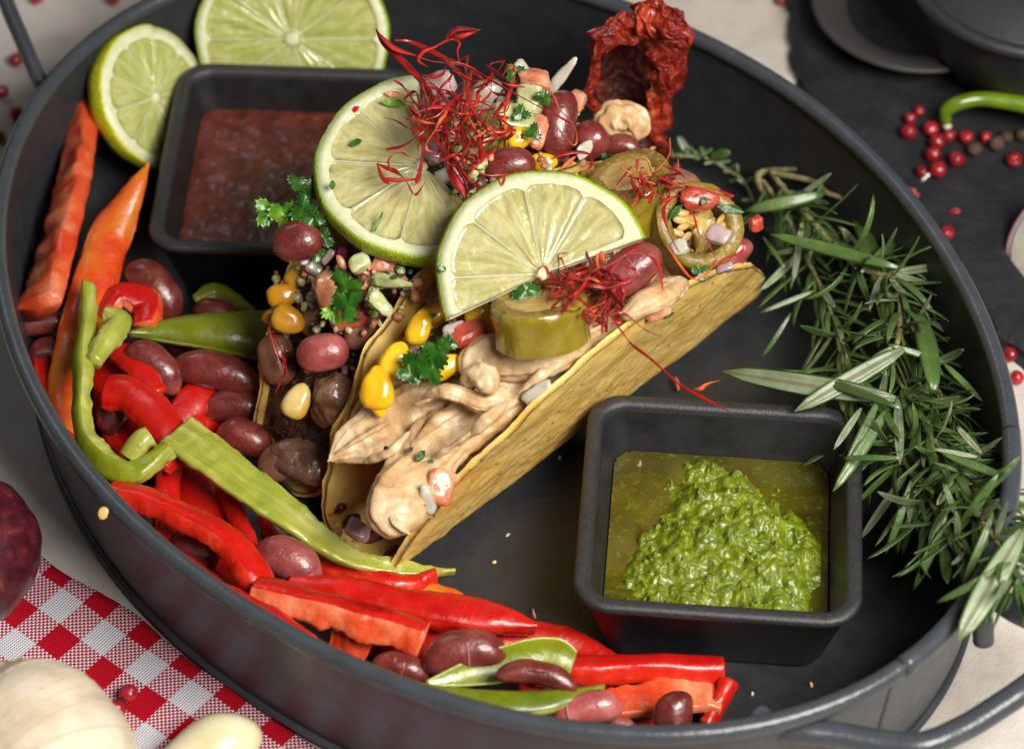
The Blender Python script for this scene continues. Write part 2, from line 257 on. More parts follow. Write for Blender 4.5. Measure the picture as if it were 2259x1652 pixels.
# surroundings
def streak(name, stops, st, rough, bs, sss=None, sc_=1.5, dist=.6, coat=0):
    m, N, L, b = nt(name); v = texco(N, L, st); n = nz(N, L, v, sc_, 5, .6, dist)
    L.new(ramp(N, L, n, stops), b.inputs['Base Color']); setp(b, rough=rough, coat=coat); bump(N, L, b, n, bs, .08)
    if sss: sssr(b, *sss)
    return m
M['onion_skin'] = streak('red_onion_dry_skin', ((.3, (.025, .003, .008)), (.5, (.075, .008, .014)), (.64, (.13, .018, .02)), (.78, (.30, .09, .05))), (1.6, 1.6, .16), .40, .25, dist=.5, coat=.2)
M['garlic'] = simple('garlic_papery_skin', ((.3, (.60, .49, .34)), (.5, (.72, .63, .48)), (.75, (.82, .76, .64))), .8, 5, rough=.5, bs=.3, bsc=5, bd=.08, sss=(.25, (.6, .5, .35), .3))
M['vein'] = simple('garlic_skin_vein', ((.3, (.62, .40, .22)), (.7, (.72, .52, .33))), 3, rough=.55)
M['clove'] = simple('peeled_garlic', ((.3, (.72, .64, .38)), (.7, (.82, .76, .52))), 1, 3, rough=.3, bs=.1, sss=(.35, (.6, .55, .3), .4), coat=.2)
M['clove_tip'] = simple('garlic_root_scar', ((.3, (.38, .26, .12)), (.7, (.56, .42, .24))), 4, rough=.6)
M['pink'] = simple('pink_peppercorn_shell', ((.3, (.20, .006, .010)), (.6, (.34, .014, .020)), (.8, (.50, .07, .06))), 3, 4, rough=.28, bs=.5, bsc=7, bd=.05, coat=.3, rnd=.5)
M['pcorn_b'] = simple('brown_peppercorn_shell', ((.3, (.03, .018, .012)), (.7, (.11, .065, .04))), 6, 4, rough=.6, bs=1, bsc=9, bd=.08, rnd=.5)
M['chili_g'] = simple('green_chili_skin', ((.3, (.09, .17, .004)), (.7, (.16, .26, .008))), 1, 3, rough=.25, bs=.2, bsc=5, coat=.5)
# ------------------------------------------------------------------ object helpers
def wm(o):
    m = Matrix.Identity(4)
    while o is not None: m = o.matrix_basis @ m; o = o.parent
    return m
def tag(o, label=None, cat=None, group=None, kind=None):
    for k, v in (('label', label), ('category', cat), ('group', group), ('kind', kind)):
        if v: o[k] = v
    return o
def empty(name, loc, label=None, cat=None, group=None, mat=None):
    o = bpy.data.objects.new(name, None); COL.objects.link(o); o.empty_display_size = .3
    if mat is not None: o.matrix_basis = mat
    else: o.location = loc
    return tag(o, label, cat, group)
def mk(name, V, F, mats, parent=None, smooth=True, fm=None, local=False, origin=None, attr=None):
    """V in world coordinates (or in the parent's, local=True); own origin at the middle"""
    V = np.asarray([tuple(v) for v in V], float) if not isinstance(V, np.ndarray) else V.astype(float)
    if parent is not None and not local:
        inv = np.array(wm(parent).inverted()); V = V@inv[:3, :3].T+inv[:3, 3]
    if origin is None: origin = (V.min(0)+V.max(0))/2 if parent is None else np.zeros(3)
    origin = np.array(origin, float)
    me = bpy.data.meshes.new(name); me.from_pydata((V-origin).tolist(), [], [tuple(f) for f in F])
    for m_ in (mats if isinstance(mats, (list, tuple)) else [mats]): me.materials.append(m_)
    if fm is not None: me.polygons.foreach_set('material_index', fm)
    if smooth: me.polygons.foreach_set('use_smooth', [True]*len(me.polygons))
    if attr is not None:
        a = me.attributes.new('fib', 'FLOAT_VECTOR', 'POINT'); a.data.foreach_set('vector', np.asarray(attr, float).ravel())
    me.update()
    o = bpy.data.objects.new(name, me); o.location = origin; COL.objects.link(o); o.parent = parent
    return o
def cr(P, n, closed=False):
    """Catmull-Rom through rows of P, n samples"""
    P = np.asarray(P, float)
    if P.ndim == 1: P = P[:, None]
    k = len(P)
    if closed: Q = np.vstack([P[-1:], P, P[:2]]); t = np.linspace(0, k, n, endpoint=False)
    else: Q = np.vstack([2*P[0]-P[1], P, 2*P[-1]-P[-2]]); t = np.linspace(0, k-1-1e-6, n)
    i = t.astype(int); f = (t-i)[:, None]
    a, b_, c_, d = Q[i], Q[i+1], Q[i+2], Q[i+3]
    return .5*((2*b_)+(-a+c_)*f+(2*a-5*b_+4*c_-d)*f**2+(-a+3*b_-3*c_+d)*f**3)
def nrmz(a): return a/np.maximum(np.linalg.norm(a, axis=-1, keepdims=True), 1e-9)
def frames(P, face):
    T = nrmz(np.gradient(P, axis=0)); face = np.broadcast_to(np.asarray(face, float), P.shape)
    Nn = nrmz(face-(face*T).sum(1, keepdims=True)*T); B = np.cross(T, Nn); return T, Nn, B
def nz3(P, s, amp, octs=3, seed=0):
    o = Vector((seed*7.3, seed*3.1, -seed*5.7))
    return np.array([noise.fractal(Vector(p)*s+o, .6, 2.1, octs) for p in P])*amp
def grid_faces(n, m, closed=True):
    F = []
    for i in range(n-1):
        for j in range(m if closed else m-1):
            k = (j+1) % m; F.append((i*m+j, i*m+k, (i+1)*m+k, (i+1)*m+j))
    return F
def section(m, ex=1.0):
    a = np.linspace(0, 2*np.pi, m, endpoint=False); c, s = np.cos(a), np.sin(a)
    return np.sign(c)*np.abs(c)**ex, np.sign(s)*np.abs(s)**ex
def tube(P, r, n=None, m=10, flat=1.0, face=(0, 0, 1), ex=1.0, caps=True, closed=False, twist=0.0):
    P = np.asarray([tuple(p) for p in P], float); n = n or max(8, len(P)*5)
    Q = cr(P, n, closed); r = cr(np.broadcast_to(np.asarray(r, float), (len(P),)), n, closed)[:, 0]
    T, Nn, B = frames(Q, face)
    if twist:
        a = np.linspace(0, twist, n)[:, None]; Nn, B = Nn*np.cos(a)+B*np.sin(a), B*np.cos(a)-Nn*np.sin(a)
    cx, cy = section(m, ex)
    V = Q[:, None]+B[:, None]*(r[:, None, None]*cx[None, :, None])+Nn[:, None]*(flat*r[:, None, None]*cy[None, :, None])
    F = grid_faces(n, m); V = V.reshape(-1, 3)
    if closed:
        F += [((n-1)*m+j, (n-1)*m+(j+1) % m, (j+1) % m, j) for j in range(m)]
    elif caps: F += [tuple(range(m))[::-1], tuple(range((n-1)*m, n*m))]
    return V, F
def join(parts):
    V = []; F = []; k = 0
    for v, f in parts:
        v = np.asarray(v, float); V.append(v); F += [tuple(i+k for i in q) for q in f]; k += len(v)
    return np.vstack(V), F
def VM(px, py, z, ang=0, rx=0, ry=0, flat=0):
    """frame at a pixel and height: X along the picture direction ang, Z towards the eye, then tipped by rx, ry degrees"""
    a = math.radians(ang); X = Vector(RT)*math.cos(a)+Vector(UP)*math.sin(a); Z = TOCAM.copy(); Y = Z.cross(X)
    m = Matrix((X, Y, Z)).transposed().to_4x4()
    m = m @ Matrix.Rotation(math.radians(rx), 4, 'X') @ Matrix.Rotation(math.radians(ry), 4, 'Y')
    m.translation = W(px, py, z); return m
def ppc(px, py, z):   # pixels per cm there
    return FPX/((np.array(W(px, py, z))-CAM)@FW)
def ico(sub=3):
    bm = bmesh.new(); bmesh.ops.create_icosphere(bm, subdivisions=sub, radius=1)
    V = np.array([v.co[:] for v in bm.verts]); F = [tuple(v.index for v in f.verts) for f in bm.faces]; bm.free(); return V, F
ICO = {k: ico(k) for k in (1, 2, 3, 4, 5)}
def xf(V, m):
    A = np.array(m); return V@A[:3, :3].T+A[:3, 3]
def kids_copy(o, parent=None):
    c = o.copy(); COL.objects.link(c); c.parent = parent
    for ch in list(o.children): kids_copy(ch, c)
    return c
# ------------------------------------------------------------------ the table, slate
n = 60; g = np.linspace(-1, 1, n); gx, gy = np.meshgrid(g*150, g*150+20)
V = np.stack([gx.ravel(), gy.ravel(), np.zeros(n*n)], 1)
tag(mk('table_top', V, grid_faces(n, n, False), M['table'], smooth=False), kind='structure')
def slab(name, pts, z0, z1, mat, rough=.12, seed=1):
    P = np.array(pts, float); Q = []
    for i in range(len(P)):
        a, b_ = P[i], P[(i+1) % len(P)]; k = max(2, int(np.linalg.norm(b_-a)/.35))
        for j in range(k): Q.append(a+(b_-a)*j/k)
    Q = np.array(Q); c = Q.mean(0); d = nrmz(Q-c); rings = []
    for zz, off in ((z0, .05), ((z0+z1)/2-.1, 0), ((z0+z1)/2+.05, -.06), (z1-.1, -.10), (z1, -.22)):
        nn = np.array([noise.fractal(Vector((q[0]*.9, q[1]*.9, zz*3+seed)), .6, 2.2, 4) for q in Q])*rough*2.2
        R = Q+d*(off+nn[:, None]); rings.append(np.column_stack([R, np.full(len(Q), zz)]))
    V = np.vstack(rings+[[[*c, z1]]]); m_ = len(Q); F = grid_faces(5, m_)
    F += [(4*m_+j, 4*m_+(j+1) % m_, 5*m_) for j in range(m_)]
    return mk(name, V, F, mat, smooth=False)
sl = [W(1738, -220, .6), W(1742, 0, .6), (W(1760, 150, .6)), W(1800, 300, .6), W(1960, 470, .6), W(2110, 610, .6), W(2200, 735, .6), W(2275, 790, .6), W(2420, 700, .6), W(2700, 480, .6), W(2700, -220, .6)]
tag(slab('slate_board', [(p[0], p[1]) for p in sl], .02, .65, M['slate']), 'black slate board with a rough chipped edge under the iron pot behind the tray', 'slate board')
# ------------------------------------------------------------------ gingham cloth
A0 = np.array(W(70, 1210, .1))[:2]; A1 = np.array(W(700, 1652, .1))[:2]; ux = nrmz(A1-A0); vy = np.array([ux[1], -ux[0]])
# local frame: x along the edge (towards the lower right), y away from it (down left)
nu, nv = 120, 60; us = np.linspace(-6, 30, nu); vs = np.linspace(0, 16, nv); UU, VV = np.meshgrid(us, vs, indexing='ij')
H = np.array([noise.fractal(Vector((u*.16, v*.16, 3)), .5, 2, 2) for u, v in zip(UU.ravel(), VV.ravel())])*.22+.22
edge = np.array([noise.noise(Vector((u*.35, 0, 9))) for u in UU.ravel()])*.22
ang = math.atan2(ux[1], ux[0])
vv = VV.ravel()-edge*(1-np.clip(VV.ravel()/3, 0, 1)); top = np.column_stack([UU.ravel(), -vv, np.maximum(H, .08)])
bot = top.copy(); bot[:, 2] -= .07; F = grid_faces(nu, nv, False); k = nu*nv
F2 = [tuple(i+k for i in f)[::-1] for f in F]; side = [(i*nv, (i+1)*nv, (i+1)*nv+k, i*nv+k) for i in range(nu-1)]
cl = mk('gingham_cloth', np.vstack([top, bot]), F+F2+side, M['cloth'], origin=(0, 0, 0))
cl.location = (*A0, 0); cl.rotation_euler = (0, 0, ang)
tag(cl, 'red and white gingham cotton cloth lying under the front left side of the tray', 'cloth')
def cloth_z(P):
    q = np.array(P[:2])-A0; u = q@ux; v = -(q@np.array([-ux[1], ux[0]])); return max(.08, noise.fractal(Vector((u*.16, v*.16, 3)), .5, 2, 2)*.22+.22)
# ------------------------------------------------------------------ the tray
RIMZ = 5.43
rim_px = [(321,21),(214,86),(107,168),(53,250),(18,357),(8,500),(10,634),(28,794),(71,883),(143,983),(232,1087),(357,1213),(535,1338),(785,1484),(860,1502),(1110,1587),(1466,1627),(1631,1609),(1810,1569),(1988,1480),(2095,1370),(2238,1097),(2231,955),(2213,812),(2149,651),(2059,528),(1952,378),(1845,271),(1738,193),(1631,132),(1542,89),(1365,10)]
EA, EB, ER = 17.72, 13.23, -.8861
def ell_r(th):
    t = th-ER; return EA*EB/np.sqrt((EB*np.cos(t))**2+(EA*np.sin(t))**2)
pts = np.array([W(a, b_, RIMZ)[:2] for a, b_ in rim_px]); th = np.arctan2(pts[:, 1], pts[:, 0]); dr = np.hypot(*pts.T)-ell_r(th)
def fb(t): return np.stack([np.ones_like(t)]+[f_(k*t) for k in (1, 2, 3, 4) for f_ in (np.cos, np.sin)], -1)
Am = fb(th); co = np.linalg.solve(Am.T@Am+.35*np.eye(9), Am.T@dr)
def rimcurve(off, z, n=240, t0=0, t1=2*np.pi, endpoint=False):
    t = np.linspace(t0, t1, n, endpoint=endpoint); r = ell_r(t)+fb(t)@co; P = np.stack([r*np.cos(t), r*np.sin(t)], 1)
    # inward offset along the normal
    t2 = t+1e-3; r2 = ell_r(t2)+fb(t2)@co; P2 = np.stack([r2*np.cos(t2), r2*np.sin(t2)], 1); d = nrmz(P2-P); nn = np.stack([d[:, 1], -d[:, 0]], 1)
    return np.column_stack([P-nn*off, np.full(n, z)])
tray = empty('oval_tray', (0, 0, 0), 'large oval grey enamelled tray with a rolled rim and rod handles holding the tacos', 'tray')
def loft(rings):
    m_ = len(rings[0]); return np.vstack(rings), grid_faces(len(rings), m_)
V, F = loft([rimcurve(o, z) for o, z in ((.10, 5.3), (.2, 4.2), (.36, 2.4), (.5, .9), (.56, .32), (.66, .16), (.9, .12))])
mk('outer_wall', V, [f[::-1] for f in F], M['enamel'], tray)
V, F = loft([rimcurve(o, z) for o, z in ((.16, 5.32), (.3, 4.2), (.46, 2.4), (.60, 1.1), (.72, .62), (.95, .40), (1.25, .33))])
mk('inner_wall', V, F, M['enamel_floor'], tray)
V, F = loft([rimcurve(o, z) for o, z in ((1.25, .33), (3, .33), (6, .33), (9, .33))]); k = len(V)
F += [tuple(range(k-240, k))]; mk('tray_floor', V, F, M['enamel_floor'], tray)
V, F = loft([rimcurve(.9, .12), rimcurve(6, .12)]); F += [tuple(range(240, 480))]; mk('underside', V, [f[::-1] for f in F], M['enamel'], tray)
rt = mk('rolled_rim', *tube(rimcurve(.06, RIMZ, 120), .27, 480, 16, closed=True), M['enamel_rim'], tray)
mk('foot_bead', *tube(rimcurve(.52, .30, 120), .15, 480, 8, closed=True), M['enamel'], tray)
def rim_theta(px, py): p = W(px, py, RIMZ); return math.atan2(p[1], p[0])
tb = rim_theta(1992, 1478)
mk('rim_seam', *tube(rimcurve(.06, RIMZ, 6, tb-.003, tb+.003, True), .285, 8, 16), M['iron'], tray)
mk('rim_sleeve', *tube(rimcurve(.06, RIMZ, 16, tb+.006, tb+.55, True), .285, 60, 16), M['enamel_rim'], tray)
wsm = [rimcurve(o-.02, z, 2, tb-.01, tb-.003, True) for o, z in ((.12, 5.1), (.36, 2.4), (.54, .5))]
mk('wall_seam', np.vstack(wsm), [(0, 1, 3, 2), (2, 3, 5, 4)], M['iron'], tray)
def wp(L): return [W(*p) for p in L]
hp = wp([(1668, 1575, 4.4), (1705, 1604, 4.4), (1770, 1612, 4.5), (1850, 1620, 4.5), (1950, 1637, 4.5), (2040, 1640, 4.6), (2130, 1603, 4.6), (2200, 1560, 4.7), (2259, 1520, 4.8), (2340, 1455, 4.8), (2372, 1395, 4.8), (2320, 1378, 4.8), (2250, 1352, 4.8), (2195, 1315, 4.7), (2140, 1270, 4.6)])
mk('handle', *tube(hp, .36, 120, 14, flat=.9), M['enamel_rim'], tray)
mk('handle_bracket', *tube(wp([(2166, 1345, 4.7), (2170, 1415, 3.6)]), .30, 12, 12), M['enamel'], tray)
hp = wp([(100, 200, 4.6), (82, 165, 5.0), (45, 80, 5.1), (12, 0, 5.2), (-5, -70, 5.2), (40, -160, 5.2), (200, -200, 5.2), (360, -140, 5.1), (420, -60, 4.8)])
mk('handle', *tube(hp, .27, 100, 14), M['enamel'], tray)
FL = .335
# ------------------------------------------------------------------ square iron bowls
def rrect(w, h, r, n=64):
    pts = []; q = n//4
    for cx, cy, a0 in ((w-r, h-r, 0), (-w+r, h-r, 90), (-w+r, -h+r, 180), (w-r, -h+r, 270)):
        for j in range(q):
            a = math.radians(a0+90*j/(q-1)); pts.append((cx+r*math.cos(a), cy+r*math.sin(a)))
    return np.array(pts)
def bowl(cx, cy, yaw, w, h, z0, z1, label):
    m = Matrix.Translation((cx, cy, z0)) @ Matrix.Rotation(yaw, 4, 'Z'); e = empty('square_bowl', None, label, 'bowl', 'square cast iron sauce bowls', mat=m)
    Z = z1-z0
    def ring(ins, z, r): return np.column_stack([rrect(w/2-ins, h/2-ins, r), np.full(64, z)])
    def add(nm, prof, mat, cap=None, capflip=False):
        V, F = loft([ring(*p) for p in prof]); k = (len(prof)-1)*64
        if cap is not None: V = np.vstack([V, [[0, 0, prof[-1][1]]]]); F = F+[(k+j, k+(j+1) % 64, k+64) for j in range(64)]
        V = V+nz3(V, 2.2, .012, 2)[:, None]*np.array([1, 1, 0.6]); return mk(nm, V, F, mat, e, local=True)
    add('outer_wall', [(1.0, .0, .6), (.84, .08, .75), (.76, .25, .8), (.18, Z-.42, .98), (.03, Z-.3, 1.05)], M['iron'])
    add('rim', [(.10, Z-.38, 1.0), (-.02, Z-.26, 1.1), (-.04, Z-.12, 1.1), (.02, Z-.03, 1.05), (.12, Z, .98), (.26, Z, .85), (.36, Z-.04, .78), (.42, Z-.12, .74), (.46, Z-.3, .7)], M['iron_rim'])
    add('inner_wall', [(.455, Z-.25, .7), (.56, Z-.8, .66), (.98, .75, .6), (1.15, .5, .5), (1.5, .4, .4)], M['iron'], True)
    return e, m
b1, mb1 = bowl(6.7633, -6.6174, -.0836, 8.05, 8.1, FL, 3.6, 'front square cast iron bowl filled with green pesto in oil')
print('bowl2 corners', [tuple(round(c, 2) for c in W(a, b_, 3.4)) for a, b_ in ((415, 155), (330, 545), (935, 180))])
b2c = (-6.45, 8.15)
b2, mb2 = bowl(b2c[0], b2c[1], -.05, 8.3, 8.8, FL, 3.6, 'rear square cast iron bowl filled with dark red salsa')
def pool(name, m, w, h, z, mat, hf, label, cat, n=120, lo=None):
    g = np.linspace(-1, 1, n); X, Y = np.meshgrid(g*w/2, g*h/2, indexing='ij'); X, Y = X.ravel(), Y.ravel()
    Z = np.array([hf(x, y) for x, y in zip(X, Y)])+z; V = np.column_stack([X, Y, Z])
    F = grid_faces(n, n, False)
    def inside(i):
        a, b_ = abs(X[i])-(w/2-.55), abs(Y[i])-(h/2-.55); return not (a > 0 and b_ > 0 and math.hypot(a, b_) > .56)
    F = [f for f in F if all(inside(i) for i in f)]
    if lo is None: lo = -9
    F = [f for f in F if Z[f[0]] > z+lo]
    V = xf(V, m)
    if lo is not None:
        used = sorted({i for f in F for i in f}); ix = {a: i for i, a in enumerate(used)}; V = V[used]; F = [tuple(ix[i] for i in f) for f in F]
    return tag(mk(name, V, F, mat), label, cat)
# oil and pesto
pool('olive_oil', mb1, 6.42, 6.5, 1.62, M['oil'], lambda x, y: .03*noise.noise(Vector((x*.7, y*.7, 1))), 'yellow olive oil pooled round the green pesto in the front bowl', 'oil', 110)
lob = [(-.55, 2.35, .8, .75), (-.25, 1.5, 1.1, 1.05), (.2, .4, 1.6, 1.3), (1.1, -.3, 1.8, 1.2), (-.6, -.6, 1.5, 1.1), (.1, -1.7, 1.9, 1.15), (1.6, -1.7, 1.4, 1.0), (-1.5, -2.0, 1.3, .9), (-1.5, -.6, 1.0, .6), (2.1, -.8, 1.1, .8), (1.0, 1.0, 1.0, .7)]
def pesto_h(x, y):
    x0, y0 = x+.35*noise.noise(Vector((x*.9, y*.9, 5))), y+.35*noise.noise(Vector((x*.9, y*.9, 8)))
    s = 0
    for cx, cy, r, a in lob:
        d = ((x0-cx)**2+(y0-cy)**2)/(r*r)
        s = max(s, 0)+a*math.exp(-d*1.3)*.55
    s = min(s, 1.5)+.0
    bits = noise.fractal(Vector((x*2.2, y*2.2, 31)), .8, 2.1, 3)
    isl = .30*max(0, bits-.28)*(1 if abs(x) < 2.8 and abs(y) < 2.9 else 0)
    nn = noise.fractal(Vector((x*1.2, y*1.2, 2)), .9, 2.1, 3); n2 = .25*noise.fractal(Vector((x*5, y*5, 4)), .8, 2.1, 2)
    blob = .24*(1-noise.voronoi(Vector((x*1.5, y*1.5, 0)))[0][0]*1.3)+.05*(1-noise.voronoi(Vector((x*4, y*4, 0)))[0][0])
    s = s/(1+.28*s); return -.26+isl*1.6+s*.66+(nn*.26+n2*.09+blob)*min(1, s*1.8)+.05*n2+.08*noise.fractal(Vector((x*2.2, y*2.2, 12)), .9, 2.1, 3)
pool('green_pesto', mb1, 6.0, 6.2, 1.62, M['pesto'], pesto_h, 'heap of bright green herb pesto standing in the oil of the front bowl', 'sauce', 230, -.07)
pool('red_salsa', mb2, 6.85, 7.3, 1.85, M['salsa'], lambda x, y: .06*noise.fractal(Vector((x*.9, y*.9, 1)), .7, 2.1, 5), 'chunky dark red salsa filling the rear bowl', 'sauce', 150)
mk_o = lambda nm, V, F, mt, l, c, g=None: tag(mk(nm, V, F, mt), l, c, g)
def blobo(px, py, z, rx, ry, rz, ang=0, amp=.12, s=1.2, seed=0, sub=3, ex=None, rxr=0, ryr=0):
    """lumpy ellipsoid, radii in pixels"""
    k = ppc(px, py, z); V, F = ICO[sub]; V = V.copy()
    if ex: V = np.sign(V)*np.abs(V)**ex; V /= np.abs(V).max()
    V = V*(1+nz3(V, s, amp, 3, seed))[:, None]; V = V*np.array([rx, ry, rz])/k
    return xf(V, VM(px, py, z, ang, rxr, ryr)), F
mk_o('oil_droplet', *blobo(1372, 962, 1.75, 12, 8, 5, sub=2), M['onion_w'], 'small white glistening droplet in the upper left of the pesto bowl', 'droplet')
for x, y, a, L_, l in ((1405, 1050, 75, 34, 'purple onion shaving floating low at the left of the pesto'), (1418, 1018, 20, 17, 'small purple onion fleck above the floating onion shaving'), (1440, 985, 80, 20, 'grey onion sliver floating nearest the back wall of the pesto bowl')):
    mk_o('onion_shaving', *blobo(x, y, 1.72, L_, 8, 5, a, .25, 2), M['onion'], l, 'onion piece', 'onion bits in the pesto bowl')
# ------------------------------------------------------------------ taco shells
AX = [0.768, 0.021, 0.108, 8.159, 1.578, 0.262, 0.202, -4.034, -6.113, 0.448]
def tprof(v, r, al, ar):
    a = np.where(v >= 0, ar, al); s = np.abs(v); tot = np.pi/2-a; L_ = r*tot; k = np.minimum(s, L_)/r; e = np.maximum(s-L_, 0)
    return np.sign(v)*(r*np.sin(k)+e*np.cos(tot)), r*(1-np.cos(k))+e*np.sin(tot)
def tplace(p, s, v, off=0.0):
    az, pt, ln, R, r, al, ar, bx, by, bz = p; s, v = np.asarray(s, float), np.asarray(v, float)
    e = 1e-3; X, Z = tprof(v, r, al, ar); X1, Z1 = tprof(v+e, r, al, ar); dx, dz = (X1-X)/e, (Z1-Z)/e
    X = X-dz*off*-1*-1; Z = Z+dx*off
    c, sn = math.cos(ln), math.sin(ln); X2 = c*X+sn*Z; Z2 = -sn*X+c*Z
    A = np.array([math.cos(az)*math.cos(pt), math.sin(az)*math.cos(pt), math.sin(pt)]); Rt = np.array([math.sin(az), -math.cos(az), 0]); U = np.cross(Rt, A)
    return np.array([bx, by, bz])+s[..., None]*A+X2[..., None]*Rt+Z2[..., None]*U
def taco(p, th, label, mats, seed, leftgrow=.0):
    R = p[3]; nr, na = 80, 300; rr = np.linspace(0, 1, nr)**.8; ta = np.linspace(0, 2*np.pi, na, endpoint=False)
    jag = np.array([noise.fractal(Vector((math.cos(a)*7, math.sin(a)*7, seed)), .9, 2.3, 5) for a in ta])*.15
    top = []; bot = []
    for i, q in enumerate(rr):
        rad = R*q*(1+jag/R*max(0, (q-.85)/.15)); s = R-rad*np.cos(ta); v = -rad*np.sin(ta)
        v = np.where(v < 0, v*(1+leftgrow*np.clip(s/R-1, 0, 1)*1.0), v)
        P0 = tplace(p, s, v, 0); wob = nz3(np.column_stack([s, v*1.0, v*0]), .35, .12*q, 2, seed)
        t_ = th*(1-.35*max(0, (q-.93)/.07)); fine = nz3(P0, 2.4, .035, 3, seed)
        top.append(tplace(p, s, v, wob+t_/2+fine)); bot.append(tplace(p, s, v, wob-t_/2-fine*.8+.0))
    V = np.vstack(top+bot); F = grid_faces(nr, na); k = nr*na
    F2 = [tuple(i+k for i in f)[::-1] for f in F]; e0 = (nr-1)*na
    side = [(e0+j, e0+(j+1) % na, e0+(j+1) % na+k, e0+j+k)[::-1] for j in range(na)]
    return mk_o('taco_shell', V, F+F2+side, mats, label, 'taco shell', 'crisp corn taco shells')
shell1 = taco(AX, .31, 'front crisp yellow corn taco shell holding the chicken and jalapeno pieces', M['tortilla'], 1, .085)
p2_ = list(AX); p2_[7] += -2.15; p2_[8] += 2.95; p2_[2] = .02; p2_[5] = .30; p2_[6] = .10
shell2 = taco(p2_, .26, 'rear corn taco shell filled with beans and corn, mostly hidden behind the front one', M['tortilla_d'], 4)
def filler(p, frac, crown, mat, name, label, seed, lg=0, s0=.35):
    R = p[3]; n, m_ = 90, 44; s = np.linspace(s0, 2*R-.35, n); V = []
    for si in s:
        v = math.sqrt(max(R*R-(R-si)**2, 0))*frac*(1+lg*min(max(si/R-1, 0), 1)); a = tplace(p, np.array([si]), np.array([-v]), .12)[0]; b_ = tplace(p, np.array([si]), np.array([v]), .12)[0]
        t = np.linspace(0, 1, m_)[:, None]; P = a+(b_-a)*t; k = crown(si/(2*R)); P[:, 2] += (k*np.sin(np.pi*t[:, 0])); V.append(P)
    V = np.vstack(V); V[:, 2] += nz3(V, .8, .45, 4, seed)*1.0
    o = mk(name, V, grid_faces(n, m_, False)[::1], mat); tag(o, label, 'filling', kind='stuff'); return V
F1V = filler(AX, .80, lambda t: .1+1.3*max(0, min(1, (t-.45)*4)), M['fill'], 'taco_filling', 'brown mixed filling packed in the front taco under the chicken', 3, .08, 2.0)
F2V = filler(p2_, .78, lambda t: .5+1.5*max(0, min(1, (t-.15)*4)), M['fill_d'], 'dark_filling', 'dark bean filling packed in the rear taco', 5)
PJ = {1: (proj(F1V), F1V), 2: (proj(F2V), F2V)}
def zt(px, py, k=1, lift=.2):
    q, V = PJ[k]; d = ((q-np.array([px, py]))**2).sum(1); i = np.argsort(d)[:6]; return float(V[i, 2].mean())+lift
